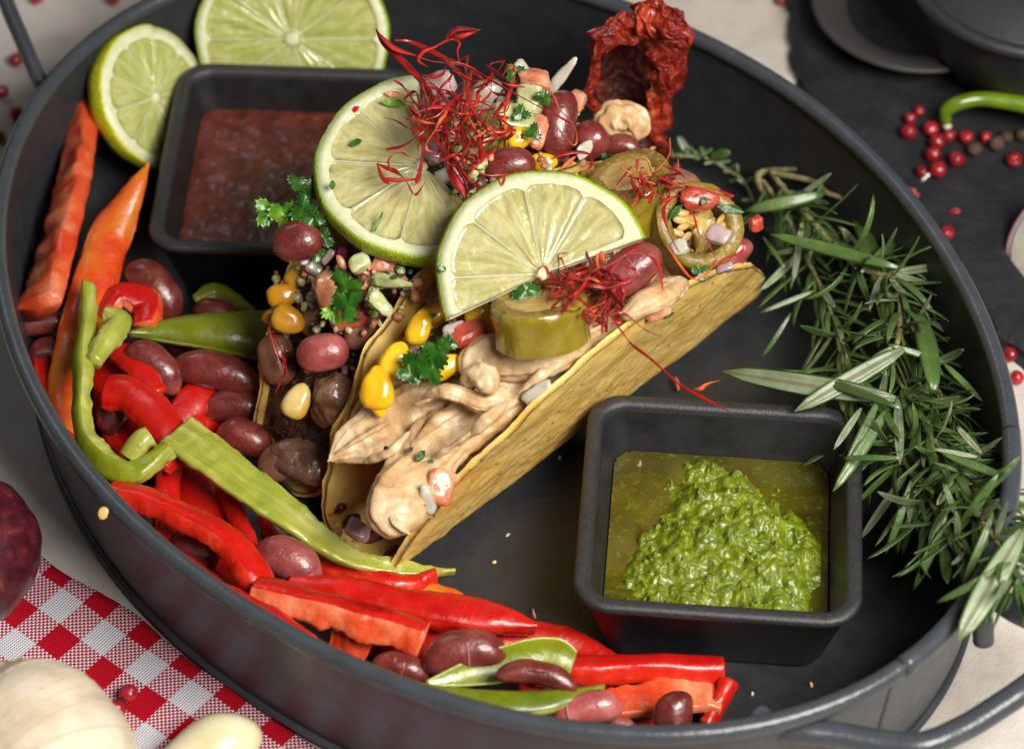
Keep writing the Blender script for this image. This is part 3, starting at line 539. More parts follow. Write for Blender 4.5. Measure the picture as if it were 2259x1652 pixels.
# ------------------------------------------------------------------ limes
def lime(name, m, R, th, a0, a1, nseg, label, cat, grp, dome=0, pulp='pulp', peel='peel', rpith=.875, seed=0, bend=0, seg0=None, core=.07, warp=0.0):
    """slice with its face in local XY, centre on the core; the sector a0..a1 (degrees) is left"""
    e = empty(name, None, label, cat, grp, mat=m)
    full = abs(a1-a0-360) < 1; n = 110; A = np.radians(np.linspace(a0, a1, n, endpoint=not full))
    def shp(r, a): x, y = r*np.cos(a), r*np.sin(a); return x, y, bend*(x*x)-warp*y*y+.06*np.sin(2.3*a+seed)*(r/R)
    rj = 1+.012*np.sin(3*A+seed)+.006*np.sin(11*A)
    def ring(r, z): x, y, z0 = shp(R*r*rj, A); return np.column_stack([x, y, z0+z])
    h = th/2; cl_ = not full
    # pith disc
    rings = [ring(.02, h), ring(.3, h), ring(.6, h), ring(rpith-.02, h), ring(rpith+.02, h+.012), ring(.977, h+.015), ring(.965, -h), ring(.5, -h), ring(.02, -h)]
    V = np.vstack(rings); F = [f[::-1] for f in grid_faces(len(rings), n, full)]
    if cl_: F += [(0, *[i*n for i in range(1, 9)]), tuple([i*n+n-1 for i in range(9)])[::-1]]
    mk('pith', V, F, M['pith'], e, local=True)
    # peel: closed band, domed back for a lime end
    pr_ = [(.968, h+.012), (.985, h+.014), (.997, h-.02), (1.005, h-.10)]
    if dome: pr_ += [(1.0, -h+.1), (.97, -h-.15), (.86, -h-dome*.45), (.6, -h-dome*.85), (.25, -h-dome), (.02, -h-dome)]
    else: pr_ += [(1.015, 0), (1.0, -h+.05), (.985, -h), (.94, -h), (.94, 0)]
    V = np.vstack([ring(*q) for q in pr_]); V = V*(1+nz3(V, 6, .004, 2, seed))[:, None]
    mk('rind', V, [f[::-1] for f in grid_faces(len(pr_), n, full)], M[peel], e, local=True)
    # segments
    S = 2*math.pi/nseg; k = 0; a = math.radians(a0 if seg0 is None else seg0)
    while a < math.radians(a1)-.02:
        aa = max(a, math.radians(a0)); ab = min(a+S, math.radians(a1))
        if ab-aa > S*.18:
            mid, half = (aa+ab)/2, (ab-aa)/2; nr, na = 16, 13; Vs = []
            gap = .017*(1+.3*math.sin(k*2.1+seed))
            for i in range(nr):
                q = i/(nr-1); r = R*(core*.5+.03+(rpith-core*.5-.03)*q)
                hw = max(half-gap/r*1.0, .015)
                for j in range(na):
                    w_ = -1+2*j/(na-1); rr_ = r*(1-.03*abs(w_)**4*q)-(.035*R*abs(w_)**8*q); an = mid+w_*hw
                    ed = min(1, (1-abs(w_))*2.6)*min(1, (1-q)*6)*min(1, q*6+.2); x, y, z0 = shp(rr_, np.array([an])); Vs.append((x[0], y[0], z0[0]+h+.002+.04*ed**.6+(.016*math.sin(an*31+q*3+seed)+.05*noise.noise(Vector((an*9, q*2.2, seed))))*ed))
            nn = len(Vs); Vs += [(x, y, h-.03+z*0+shp(math.hypot(x, y), np.array([math.atan2(y, x)]))[2][0]) for x, y, z in Vs]
            F = [f[::-1] for f in grid_faces(nr, na, False)]; bd = [j for j in range(na)]+[i*na+na-1 for i in range(1, nr)]+[(nr-1)*na+j for j in range(na-2, -1, -1)]+[i*na for i in range(nr-2, 0, -1)]
            F += [(bd[i], bd[(i+1) % len(bd)], bd[(i+1) % len(bd)]+nn, bd[i]+nn)[::-1] for i in range(len(bd))]
            mk('segment', Vs, F, M[pulp], e, local=True)
        a += S; k += 1
    # core pith
    V, F = ICO[2]; V = V*np.array([R*core*.9, R*core*.9, .07])+np.array([0, 0, h]); V = V+nz3(V, 3, .05, 2, seed)[:, None]; mk('core', V, F, M['pith'], e, local=True)
    return e
def face_to(px, py, z, nv, xpx=(1, 0)):
    """frame with Z along nv (RT, UP, TOCAM mix) at a pixel"""
    Z = Vector(RT)*nv[0]+Vector(UP)*nv[1]+TOCAM*nv[2]; Z.normalize(); X = Vector(RT)*xpx[0]+Vector(UP)*xpx[1]; X = (X-Z*X.dot(Z)).normalized(); Y = Z.cross(X)
    m = Matrix((X, Y, Z)).transposed().to_4x4(); m.translation = W(px, py, z); return m
lime('lime_slice', face_to(1198, 606, 9.3, (-.10, .16, 1)), 3.02, .28, 18, 205, 9, 'half lime slice leaning at the front of the pile beside the compact thread nest', 'lime slice', 'lime slices on the tacos', pulp='pulp', seed=1, bend=.012, seg0=22)
lime('lime_slice', face_to(930, 378, 9.0, (.05, .50, 1)), 3.12, .62, 92, 318, 9, 'larger lime slice with thick green peel lying left of the big thread tuft', 'lime slice', 'lime slices on the tacos', pulp='pulp', seed=4, seg0=97)
lime('lime_end', face_to(332, 218, 3.3, (1.0, .14, .85), (0, 1)), 2.4, .55, 0, 360, 10, 'yellow green lime end standing on its rim at the left of the salsa bowl', 'lime', 'cut limes behind the salsa bowl', dome=.45, pulp='pulp_g', peel='peel_y', rpith=.83, seed=2, core=.09)
lime('lime_half', face_to(646, 84, 3.9, (.02, -.30, 1)), 3.25, .5, 0, 360, 10, 'big pale lime half behind the salsa bowl, cut off by the top edge', 'lime', 'cut limes behind the salsa bowl', dome=.3, pulp='pulp_g', rpith=.90, seed=6, core=.08)
# ------------------------------------------------------------------ pepper strips
def strip(name, path, wpx, thk, face, mats, label, cat='pepper strip', grp=None, n=None, bow=.25, lump=.10, seed=0, twist=0, tag_=True, edge=.0):
    """path of (px, py, z); wpx widths in px; face = direction of the skin side as (right, up, to eye)"""
    P = np.array([tuple(W(*q)) for q in path]); n = n or 14*(len(path)-1)+10; k = np.array([ppc(*q) for q in path]); wd = np.broadcast_to(np.asarray(wpx, float), (len(path),))/k/2
    Q = cr(P, n); wd = cr(wd, n)[:, 0]; th_ = np.broadcast_to(np.asarray(thk, float), (len(path),))/2; th_ = cr(th_, n)[:, 0]
    fc = np.array(face, float); fc = np.atleast_2d(fc); fw = fc[:, :1]*RT+fc[:, 1:2]*UP+fc[:, 2:3]*np.array(TOCAM)
    fw = cr(fw, n) if len(fc) > 1 else fw
    T, Nn, B = frames(Q, fw)
    m_ = 22; a = np.linspace(0, 2*np.pi, m_, endpoint=False); cx = np.sign(np.cos(a))*np.abs(np.cos(a))**.55; cy = np.sign(np.sin(a))*np.abs(np.sin(a))**.55
    Y = cy[None]*th_[:, None]-bow*wd[:, None]*(cx[None]**2-.4)
    V = Q[:, None]+B[:, None]*(wd[:, None, None]*cx[None, :, None])+Nn[:, None]*Y[..., None]
    V = V.reshape(-1, 3); lumpy = np.tile(np.where(cy < -.5, 1., np.where(cy > .5, .25, .6)), n)
    dsp = nz3(V, 1.5, lump, 3, seed)*lumpy; nrm = (B[:, None]*cx[None, :, None]+Nn[:, None]*cy[None, :, None]*1.2).reshape(-1, 3); V = V+nrmz(nrm)*dsp[:, None]
    V = V+nz3(V, .5, .09, 2, seed+9)[:, None]*np.repeat(Nn, m_, 0)
    F = grid_faces(n, m_); fm = []
    for i in range(n-1):
        for j in range(m_):
            c = (cy[j]+cy[(j+1) % m_])/2; fm.append(0 if c > .62 else (1 if c < -.62 else 2))
    # ends rounded off slightly
    e0 = V[:m_].mean(0)-T[0]*.03; e1 = V[-m_:].mean(0)+T[-1]*.03; k0 = len(V); V = np.vstack([V, [e0, e1]])
    F += [(j, (j+1) % m_, k0)[::-1] for j in range(m_)]+[((n-1)*m_+j, (n-1)*m_+(j+1) % m_, k0+1) for j in range(m_)]; fm += [2]*(2*m_)
    o = mk(name, V, F, mats, fm=fm)
    L_ = np.concatenate([[0], np.cumsum(np.linalg.norm(np.diff(Q, axis=0), axis=1))]); fa = np.column_stack([np.repeat(L_, m_), (wd[:, None]*cx[None]).ravel(), (th_[:, None]*cy[None]).ravel()]); fa = np.vstack([fa, fa[:2]])
    at = o.data.attributes.new('fib', 'FLOAT_VECTOR', 'POINT'); at.data.foreach_set('vector', fa.ravel())
    return tag(o, label, cat, grp) if tag_ else o
RS = [M['red_skin'], M['red_flesh'], M['red_cut']]; OS = [M['or_skin'], M['or_flesh'], M['or_flesh']]; GS = [M['gr_skin'], M['gr_flesh'], M['gr_flesh']]; GD = [M['gr_dark'], M['gr_flesh'], M['gr_flesh']]; RO = [M['red_skin'], M['or_flesh'], M['or_flesh']]
RG = 'red pepper strips heaped along the left and front wall of the tray'; GG = 'green pepper strips among the red ones'
def rs(path, wpx, thk, face, label, mats=RS, grp=RG, name='red_pepper_strip', **k): return strip(name, path, wpx, thk, face, mats, label, 'pepper strip', grp, **k)
rs([(190, 190, 3.4), (180, 300, 3.4), (160, 420, 3.4), (128, 540, 3.3), (85, 680, 3.2)], [45, 70, 92, 100, 120], .75, (.55, .1, -.8), 'pale orange fleshed strip lying along the far left wall below the lime end', RO, lump=.12, seed=1, bow=.05)
rs([(327, 362, 4.6), (292, 430, 4.2), (245, 520, 3.6), (205, 640, 3.0), (170, 760, 2.6), (150, 860, 2.2), (150, 980, 1.8)], [8, 55, 92, 100, 95, 90, 60], .35, (.25, .2, 1), 'orange red curved strip with a pointed tip rising beside the salsa bowl', OS, seed=2, bow=.35)
rs([(225, 700, 2.8), (265, 650, 3.0), (320, 668, 2.9), (318, 720, 2.7)], [50, 75, 70, 50], .5, (-.3, .7, .5), 'short orange pepper stub curling behind the forked green strip', RO, seed=3)
rs([(236, 865, 2.9), (290, 872, 3.0), (345, 920, 3.0), (378, 980, 2.9), (352, 1030, 2.8)], [80, 85, 88, 80, 60], .45, (.1, .4, 1), 'bright red curved strip between the green J strip and the long pale green one', seed=4, bow=.35)
rs([(262, 770, 2.5), (310, 812, 2.6), (352, 870, 2.4)], [60, 62, 40], .35, (.2, .6, .8), 'small red strip end tucked under the beans at the left', seed=5)
rs([(380, 935, 1.6), (430, 880, 1.7), (470, 860, 1.6)], [60, 78, 60], .35, (.2, .4, .9), 'red strip lying deep between the green strips and the rear taco', seed=6)
rs([(440, 990, 1.0), (455, 900, 1.1), (440, 850, 1.2)], [70, 70, 50], .35, (.3, .1, .9), 'dark red strip hidden upright behind the long green strip', seed=61)
rs([(245, 1085, 3.4), (330, 1105, 3.5), (420, 1140, 3.5), (500, 1190, 3.3), (560, 1260, 3.0), (575, 1320, 2.6)], [55, 62, 66, 72, 84, 70], .62, (.35, .9, .35), 'arched bright red pepper strip lying against the lower left rim', lump=.08, seed=7, bow=.15)
rs([(372, 1000, 1.9), (368, 1090, 2.0), (352, 1230, 1.9)], [60, 55, 52], .4, (.2, .1, 1), 'red strip standing upright beneath the green J strip', seed=8)
rs([(450, 1010, 1.2), (440, 1090, 1.3), (470, 1190, 1.2)], [90, 95, 80], .35, (.2, .2, 1), 'wide dark red piece in the gap behind the arched red strip', seed=9)
rs([(500, 1080, 1.6), (530, 1150, 1.7), (560, 1230, 1.6)], [40, 44, 40], .35, (-.3, .2, 1), 'thin red strip running down under the long pale green strip', seed=10)
rs([(500, 1180, 1.0), (470, 1260, 1.2), (540, 1330, 1.4)], [110, 120, 90], .35, (.2, .5, .8), 'deep red curled piece seen through the opening of the arched strip', seed=31)
rs([(470, 1290, 3.0), (545, 1335, 3.1), (630, 1385, 3.1), (722, 1440, 2.9)], [36, 52, 52, 26], .4, (-.5, .3, .9), 'thin glossy red strip pressed against the rim left of the front beans', seed=11)
rs([(568, 1310, 3.0), (640, 1325, 3.1), (740, 1350, 3.1), (840, 1378, 3.0), (935, 1410, 2.8)], [90, 88, 84, 84, 92], .95, (.15, 1, .18), 'thick red strip with pale orange flesh just inside the front left rim', RO, lump=.16, seed=12, bow=.08)
rs([(640, 1290, 2.0), (760, 1305, 2.2), (900, 1335, 2.2), (1040, 1356, 2.1), (1120, 1372, 1.9), (1183, 1388, 1.7)], [50, 66, 84, 84, 62, 14], .6, (.05, .6, .8), 'dark red wrinkled strip with a pointed end above the large kidney bean', lump=.10, seed=13, bow=.2)
rs([(690, 1245, 1.0), (790, 1265, 1.1), (880, 1285, 1.1), (962, 1268, 1.0)], [50, 62, 62, 22], .5, (0, .85, .2), 'pinkish red strip peeking out below the tip of the front taco', lump=.12, seed=14)
rs([(900, 1310, .8), (980, 1315, .8), (1040, 1340, .8), (1120, 1360, .8)], [60, 50, 40, 40], .3, (0, .3, 1), 'thin orange sliver behind the wrinkled red strip', OS, seed=15)
rs([(1105, 1425, 1.1), (1190, 1405, .9), (1280, 1425, .8), (1362, 1458, .7)], [60, 72, 60, 24], .3, (.1, .3, 1), 'translucent orange red strip lying flat in front of the pesto bowl', RS, seed=16, lump=.1)
rs([(1180, 1480, 1.4), (1270, 1482, 1.6), (1380, 1478, 1.6), (1500, 1480, 1.5), (1594, 1480, 1.4)], [50, 56, 54, 54, 52], .8, (0, .95, .5), 'straight red strip with a square cut end under the pesto bowl', lump=.05, seed=17, bow=.12)
rs([(1330, 1560, 1.4), (1440, 1545, 1.4), (1530, 1535, 1.3), (1590, 1545, 1.2)], [80, 90, 92, 90], .5, (-.2, -.6, -.5), 'broad red piece with orange flesh at the right end of the heap', RO, lump=.12, seed=18)
rs([(1610, 1502, 1.5), (1590, 1545, 1.3), (1560, 1600, 1.0)], [40, 50, 44], .4, (.85, .1, .5), 'red corner piece standing at the right end of the pepper heap', seed=19)
rs([(735, 1412, 2.2), (770, 1420, 2.3), (812, 1440, 2.2)], [66, 72, 60], .4, (0, .2, -1), 'small orange fleshed bit between the thick strip and the front rim', RO, seed=20, lump=.12)
rs([(1150, 1500, .8), (1300, 1530, .8), (1450, 1560, .8)], [120, 130, 110], .3, (0, .4, .9), 'wide red piece lying lowest under the front beans', seed=21)
rs([(780, 1360, 1.2), (900, 1400, 1.2), (1050, 1450, 1.0)], [120, 130, 110], .3, (0, .4, .9), 'wide red piece lying lowest under the large kidney bean', seed=22)
rs([(110, 780, 1.6), (150, 930, 1.8), (210, 1050, 2.2), (270, 1130, 2.5)], [90, 100, 90, 60], .3, (.6, .3, .7), 'dark red strip lying low along the left wall behind the green J strip', seed=23)
rs([(300, 1180, 2.2), (400, 1250, 2.2), (520, 1330, 2.4)], [60, 80, 60], .3, (.4, .5, .7), 'red strip wedged low against the rim under the arched strip', seed=24)
gs = lambda path, wpx, thk, face, label, mats=GS, **k: strip('green_pepper_strip', path, wpx, thk, face, mats, label, 'pepper strip', GG, **k)
gs([(200, 625, 4.0), (190, 700, 3.9), (183, 790, 3.8), (182, 880, 3.8), (188, 960, 3.7), (228, 1015, 3.6), (282, 1042, 3.6), (336, 1025, 3.6), (375, 992, 3.7)], [10, 36, 44, 44, 48, 60, 54, 46, 36], .55, (-1, .1, .9), 'light green J shaped pepper strip nearest the left rim', lump=.09, seed=1, bow=.1)
gs([(205, 800, 3.9), (240, 745, 3.9), (262, 712, 3.9), (232, 700, 3.9)], [40, 52, 50, 28], .6, (.5, .5, .4), 'pale yellow green fork of rib at the top of the J shaped strip', [M['gr_flesh']]*3, lump=.16, seed=2)
gs([(285, 1010, 3.7), (310, 975, 4.0), (332, 960, 4.1)], [44, 50, 40], .6, (.3, .7, .7), 'pale green stub curling inside the foot of the J shaped strip', [M['gr_flesh']]*3, lump=.12, seed=3)
gs([(285, 737, 2.6), (380, 728, 2.5), (480, 730, 2.4), (600, 738, 2.2)], [8, 60, 90, 125], .35, (0, .3, 1), 'broad olive green piece tapering to the left under the rear taco', GD, seed=4, bow=.4, lump=.04)
gs([(388, 952, 3.3), (460, 1005, 3.2), (560, 1080, 2.9), (660, 1155, 2.4), (740, 1215, 1.9), (800, 1242, 1.5), (900, 1255, 1.2), (1003, 1262, 1.0)], [104, 102, 92, 74, 52, 44, 38, 5], .38, (-.35, -.55, -.9), 'long pale green strip running down under the tip of the front taco', lump=.08, seed=5, bow=.15)
gs([(735, 1447, 3.2), (830, 1490, 3.4), (950, 1535, 3.4), (1080, 1552, 3.4), (1210, 1548, 3.3), (1332, 1516, 3.1)], [10, 30, 52, 60, 52, 6], .35, (.05, .55, .8), 'olive green lens shaped strip along the front rim', GD, seed=6, bow=.1, lump=.04)
gs([(940, 1508, 2.8), (1040, 1482, 2.8), (1140, 1458, 2.8), (1215, 1447, 2.8), (1262, 1462, 2.6)], [16, 62, 86, 84, 56], .3, (.25, .1, 1), 'shiny yellow green pepper tip behind the curved kidney bean', seed=7, bow=-.45, lump=.04)
gs([(430, 660, 2.2), (480, 640, 2.2), (560, 690, 2.0)], [24, 36, 20], .3, (0, .4, .9), 'small dark green strip in the shadow under the salsa bowl', GD, seed=8)
# ------------------------------------------------------------------ beans
def bean(px, py, z, Lpx, wpx, ang, label, mat='bean', grp='kidney beans in the tray', rx=0, ry=0, kid=.22, name='kidney_bean', hil=False, seed=0):
    k = ppc(px, py, z); Lr, wr = Lpx/2/k, wpx/2/k; V, F = ICO[4]; V = V.copy(); x = V[:, 0]
    V[:, 1:] *= (1-x*x*.0)[:, None]; sq = np.abs(x)**1.35*np.sign(x)
    r = np.sqrt(np.clip(1-np.abs(x)**2.7, 0, 1))/np.maximum(np.sqrt(1-x*x), .02); V[:, 1:] *= np.clip(r, 0, 1.6)[:, None]
    V[:, 1] += -kid*(x*x*1.6-.4); V[:, 1] += .16*np.exp(-(x/.35)**2)*(V[:, 1] > 0)*kid*2*-1
    V = V*np.array([Lr, wr, wr*.85]); V = V*(1+nz3(V, .9, .06, 2, seed+px*.01))[:, None]
    m = VM(px, py, z, ang, rx, ry); e = None
    if hil: e = empty(name, None, label, 'bean', grp, mat=m); mk('skin', V, F, M[mat], e, local=True)
    else: return tag(mk(name, xf(V, m), F, M[mat]), label, 'bean', grp)
    V2, F2_ = ICO[3]; V2 = V2*np.array([wr*.07, wr*.9, wr*.875])
    V2 = V2+np.column_stack([hil*Lr+.08*wr*np.sin(V2[:, 1]*2), np.zeros(len(V2)), np.full(len(V2), .012)]); mk('pale_band', V2, F2_, M['hilum'], e, local=True); return e
bean(345, 640, 2.6, 165, 92, -52, 'large dull kidney bean standing on end left under the salsa bowl')
bean(98, 712, 2.2, 110, 60, 5, 'dark kidney bean under the end of the pale orange strip, against the left wall')
bean(105, 775, 1.9, 95, 62, 10, 'lowest dark kidney bean pressed against the left wall')
bean(345, 808, 2.4, 150, 80, -42, 'kidney bean under the narrow tip of the olive green piece')
bean(478, 820, 2.2, 200, 86, -12, 'long kidney bean with a whitish scar below the olive green piece', hil=.0)
bean(480, 690, 2.0, 110, 60, -15, 'dark kidney bean half hidden above the olive green piece')
bean(540, 965, 1.4, 130, 80, -20, 'dark kidney bean in the shade just left of the rear taco')
bean(520, 895, 1.4, 140, 80, 0, 'darkest kidney bean deep between the tacos and the green strips')
bean(640, 1237, 2.3, 168, 96, -28, 'pink kidney bean showing a round hollow under the long green strip', 'bean_p')
bean(432, 1205, 1.9, 120, 90, -20, 'dark kidney bean inside the arch of the red strip')
bean(1023, 1438, 3.0, 188, 96, 8, 'largest glossy kidney bean at the front with a pale band across it', 'bean', hil=.12)
bean(885, 1470, 2.6, 130, 62, -18, 'small dark kidney bean left of the largest glossy one', hil=.1)
bean(1188, 1486, 3.6, 182, 60, -10, 'curved kidney bean lying on the olive green lens strip', 'bean', kid=.5, rx=-25)
bean(1295, 1563, 3.0, 160, 80, 14, 'pink kidney bean at the front rim with a thin pale crack', 'bean_p', hil=-.55)
bean(1486, 1575, 2.7, 110, 88, 84, 'kidney bean nestled in the broad red piece at the right end', 'bean')
bean(1165, 1582, 2.6, 100, 40, -8, 'sliver of pale kidney bean just over the middle of the front rim', 'bean_p')
bean(1372, 1600, 2.2, 60, 36, 0, 'tiny end of a pink bean between two front beans at the rim', 'bean_p')
bean(1235, 1535, 2.6, 140, 50, 10, 'kidney bean mostly covered by the olive green lens strip')
TB = 'kidney beans on the tacos'
bean(712, 777, zt(712, 777, 2, .7), 116, 84, 8, 'shiny round kidney bean set in the open end of the rear taco', 'bean_p', TB, kid=.05)
bean(1392, 596, 8.3, 150, 98, 42, 'big pink kidney bean right of the small chili thread tuft', 'bean_p', TB, kid=.1, hil=.1)
bean(1120, 366, 9.2, 120, 80, 12, 'plum kidney bean with water drops just above the front lime slice', 'bean', TB, kid=.1)
bean(1063, 408, 8.6, 120, 78, 35, 'dark kidney bean tucked under the drop covered one', 'bean', TB)
bean(1229, 276, 8.8, 156, 92, 82, 'tall upright kidney bean near the back of the tacos', 'bean', TB, kid=.15)
bean(1303, 308, 8.2, 82, 84, 30, 'roundish kidney bean right beside the tall upright one', 'bean', TB, kid=.05)
bean(1374, 322, 7.6, 84, 54, -8, 'small dark kidney bean before the rear chicken lump', 'bean', TB)
bean(655, 532, 8.0, 112, 92, 12, 'dark red bean under the parsley at the far left of the rear taco', 'bean', TB, kid=.05)
bean(1008, 470, 8.2, 70, 60, 40, 'dark bean between the two lime slices', 'bean', TB)
bean(1622, 560, 5.6, 90, 60, 50, 'purple bean under the seedy jalapeno ring', 'bean_p', TB)
bean(612, 792, zt(612, 792, 2, .4), 120, 84, 100, 'pale brown bean at the left lip of the rear taco', 'bean_b', 'brown beans in the rear taco', kid=.05)
bean(700, 665, zt(700, 665, 2, .2), 100, 90, 30, 'dark brown bean behind the salmon tomato cube', 'bean_b', 'brown beans in the rear taco')
bean(808, 728, zt(808, 728, 2, .2), 110, 80, 20, 'dark brown bean against the edge of the front shell', 'bean_b', 'brown beans in the rear taco')
bean(690, 700, zt(690, 700, 2, .2), 90, 70, 70, 'brown bean under the stacked corn kernels', 'bean_b', 'brown beans in the rear taco')
bean(640, 1015, 1.9, 150, 90, 12, 'pinkish brown bean lying at the foot of the rear taco', 'bean_b', 'brown beans in the rear taco', kid=.1)
bean(1500, 415, 6.9, 120, 80, -20, 'grey brown bean behind the fine thread tuft', 'bean_b', TB)
# ------------------------------------------------------------------ chicken
def meat(path, wpx, thk, label, name='chicken_strip', mat='chicken', cat='chicken', grp='chicken pieces in the front taco', face=(0, .3, 1), lump=.13, seed=0, m_=64, ex=.8, tw=0, rid=.05):
    P = np.array([tuple(W(*q)) for q in path]); n = 26*(len(path)-1)+12; k = np.array([ppc(*q) for q in path]); wd = cr(np.asarray(wpx, float)/k/2, n)[:, 0]; th_ = cr(np.asarray(thk, float)*np.ones(len(path))/2, n)[:, 0]
    Q = cr(P, n); fw = np.array(face[0]*RT+face[1]*UP+face[2]*np.array(TOCAM)); T, Nn, B = frames(Q, fw)
    if tw: a = np.linspace(0, tw, n)[:, None]; Nn, B = Nn*np.cos(a)+B*np.sin(a), B*np.cos(a)-Nn*np.sin(a)
    u = np.linspace(-1, 1, n); endf = np.clip(1-np.abs(u)**9, 0, 1)**.5; cx, cy = section(m_, ex)
    an = np.linspace(0, 2*np.pi, m_, endpoint=False)
    rd = 1+rid*np.sin(5*an+seed)+rid*.8*np.sin(9*an+2*seed)
    V = Q[:, None]+(B[:, None]*(wd[:, None]*endf[:, None]*cx*rd)[..., None]+Nn[:, None]*(th_[:, None]*endf[:, None]*cy*rd)[..., None])
    V = V.reshape(-1, 3); C0 = np.repeat(Q, m_, 0); dirn = nrmz(V-C0)
    L_ = np.concatenate([[0], np.cumsum(np.linalg.norm(np.diff(Q, axis=0), axis=1))]); ring = an/(2*np.pi)*2*np.pi*wd.mean()
    fib = np.column_stack([np.repeat(L_, m_), np.tile(np.cos(an)*wd.mean(), n), np.tile(np.sin(an)*wd.mean(), n)])
    V = V+dirn*(nz3(V, .9, lump, 3, seed)+nz3(fib*np.array([.5, 2.2, 2.2]), 1, .026, 3, seed+3)+nz3(V, 2.6, .018, 3, seed+5))[:, None]
    F = grid_faces(n, m_)+[tuple(range(m_))[::-1], tuple(range((n-1)*m_, n*m_))]
    return tag(mk(name, V, F, M[mat], attr=fib), label, cat, grp)
def c1(*pts, k=1): return [(x, y, zt(x, y, k, l)) for x, y, l in pts]
meat(c1((722, 1018, .9), (775, 985, .9), (850, 940, .8), (930, 900, .6), (985, 860, .4)), [18, 84, 124, 120, 70], [.2, .7, .9, .9, .6], 'long pointed chicken strip sticking out over the left edge of the front taco', seed=1)
meat(c1((860, 1150, .5), (905, 1060, .7), (960, 985, .7), (1040, 930, .6), (1130, 870, .5), (1210, 820, .3)), [110, 140, 130, 110, 96, 50], [.9, 1.1, 1.1, .9, .8, .5], 'long fibrous chicken strip down the middle of the front taco', seed=2)
meat(c1((905, 1175, .8), (880, 1120, 1.1), (915, 1060, 1.1), (955, 1030, .8)), [100, 150, 130, 70], [.7, 1.0, .9, .5], 'rounded chicken lump filling the open end of the front taco', seed=3, lump=.10)
meat(c1((1020, 830, 1.2), (1060, 790, 1.2), (1130, 790, 1.2), (1220, 780, 1.1), (1300, 745, .9), (1370, 700, .8), (1440, 660, .9)), [50, 92, 110, 90, 62, 44, 36], [.5, .8, .9, .8, .6, .5, .4], 'pale chicken piece running along the right edge of the shell under the jalapeno chunk', seed=4)
meat(c1((930, 880, 1.6), (975, 862, 1.7), (1020, 872, 1.7), (1065, 893, 1.7), (1100, 875, 1.7), (1112, 850, 1.5)), [14, 34, 36, 42, 40, 26], [.2, .4, .4, .45, .4, .3], 'thin curled white chicken shred on top of the long strips', seed=5, lump=.08)
meat(c1((1020, 850, 1.5), (1045, 830, 1.8), (1070, 838, 1.8), (1060, 862, 1.6)), [40, 60, 56, 34], [.5, .6, .6, .4], 'knobbly chicken lump inside the curl', seed=6, lump=.2)
meat([(1372, 700, 7.9), (1420, 672, 7.9), (1470, 645, 7.8), (1513, 618, 7.6)], [30, 44, 52, 44], [.4, .5, .6, .5], 'smooth cream chicken strip resting on the right edge below the pink bean', seed=7, lump=.1)
meat([(1340, 300, 7.2), (1360, 262, 7.8), (1392, 262, 7.8), (1412, 310, 7.2)], [60, 80, 80, 50], [.7, .9, .9, .6], 'cream knobbly chicken lump before the dried red pepper', seed=8, lump=.2, grp='chicken pieces on the rear taco')
meat(c1((760, 985, .3), (850, 900, .2), (900, 830, .3), (960, 770, .2)), [70, 100, 110, 80], [.6, .7, .7, .6], 'chicken piece lying underneath the corn kernels', seed=9)
meat(c1((1060, 950, .1), (1120, 890, .1), (1195, 835, .1), (1250, 795, .1)), [50, 60, 60, 40], [.5, .6, .6, .5], 'glazed chicken strip inside the right wall of the shell', seed=10)
meat([(700, 930, zt(700, 930, 2, .3)), (740, 880, zt(740, 880, 2, .4)), (770, 830, zt(770, 830, 2, .3))], [50, 96, 60], [.5, .8, .5], 'brown glazed meat folded in the rear taco beside the pale kernel', 'glazed_meat', 'chicken_d', 'meat', 'dark meat in the rear taco', seed=11)
meat([(590, 1010, 2.0), (640, 1010, 2.1), (700, 1030, 1.9), (745, 1060, 1.6)], [60, 86, 96, 60], [.6, .8, .8, .5], 'pink brown meat lump under the mouth of the rear taco', 'glazed_meat', 'bean_b', 'meat', 'dark meat in the rear taco', seed=12, lump=.06, rid=.01)

shreds = [((742, 1000), (800, 962), (858, 930)), ((800, 1020), (862, 995), (905, 950)), ((905, 985), (960, 930), (1010, 905)), ((960, 1010), (1030, 960), (1100, 900)), ((870, 1080), (905, 1030), (960, 1000)), ((1010, 985), (1070, 930), (1120, 885)), ((1060, 820), (1120, 812), (1190, 800)), ((1100, 780), (1160, 775), (1240, 765)), ((850, 1110), (872, 1150), (905, 1180)), ((905, 895), (950, 880), (985, 850)), ((1140, 870), (1190, 830), (1240, 800))]
wh = ('on the pointed strip near its tip', 'on the pointed strip below the corn', 'between the two long strips', 'on the long middle strip near the right wall', 'on the rounded lump at its top', 'close along the right wall of the shell', 'under the jalapeno chunk, lower one', 'under the jalapeno chunk, upper one', 'on the front of the rounded lump', 'just below the lowest parsley blade', 'near the right rim below the jalapeno chunk')
for i, (q_, t) in enumerate(zip(shreds, wh)):
    meat([(x, y, zt(x, y, 1, 1.15+.35*(i % 2)+(.25 if j == 1 else 0))) for j, (x, y) in enumerate(q_)], [6, 14+5*(i % 3), 6], [.10, .18, .10], 'thin torn chicken shred '+t, 'chicken_shred', grp='thin chicken shreds', seed=40+i, lump=.07, m_=20)
rs([(215, 740, 1.2), (250, 830, 1.3), (260, 930, 1.2), (300, 1000, 1.2)], [90, 100, 90, 70], .3, (.3, .3, .9), 'dark red strip low in the gap inside the green J strip', seed=51)
rs([(300, 960, .8), (380, 1010, .9), (440, 1070, .8)], [110, 120, 90], .3, (.2, .3, .9), 'deep red piece on the tray floor under the green stub', seed=52)
rs([(600, 1130, .8), (660, 1200, .9), (760, 1290, .8)], [80, 100, 60], .3, (.2, .3, .9), 'deep red piece hidden under the middle of the long green strip', seed=53)
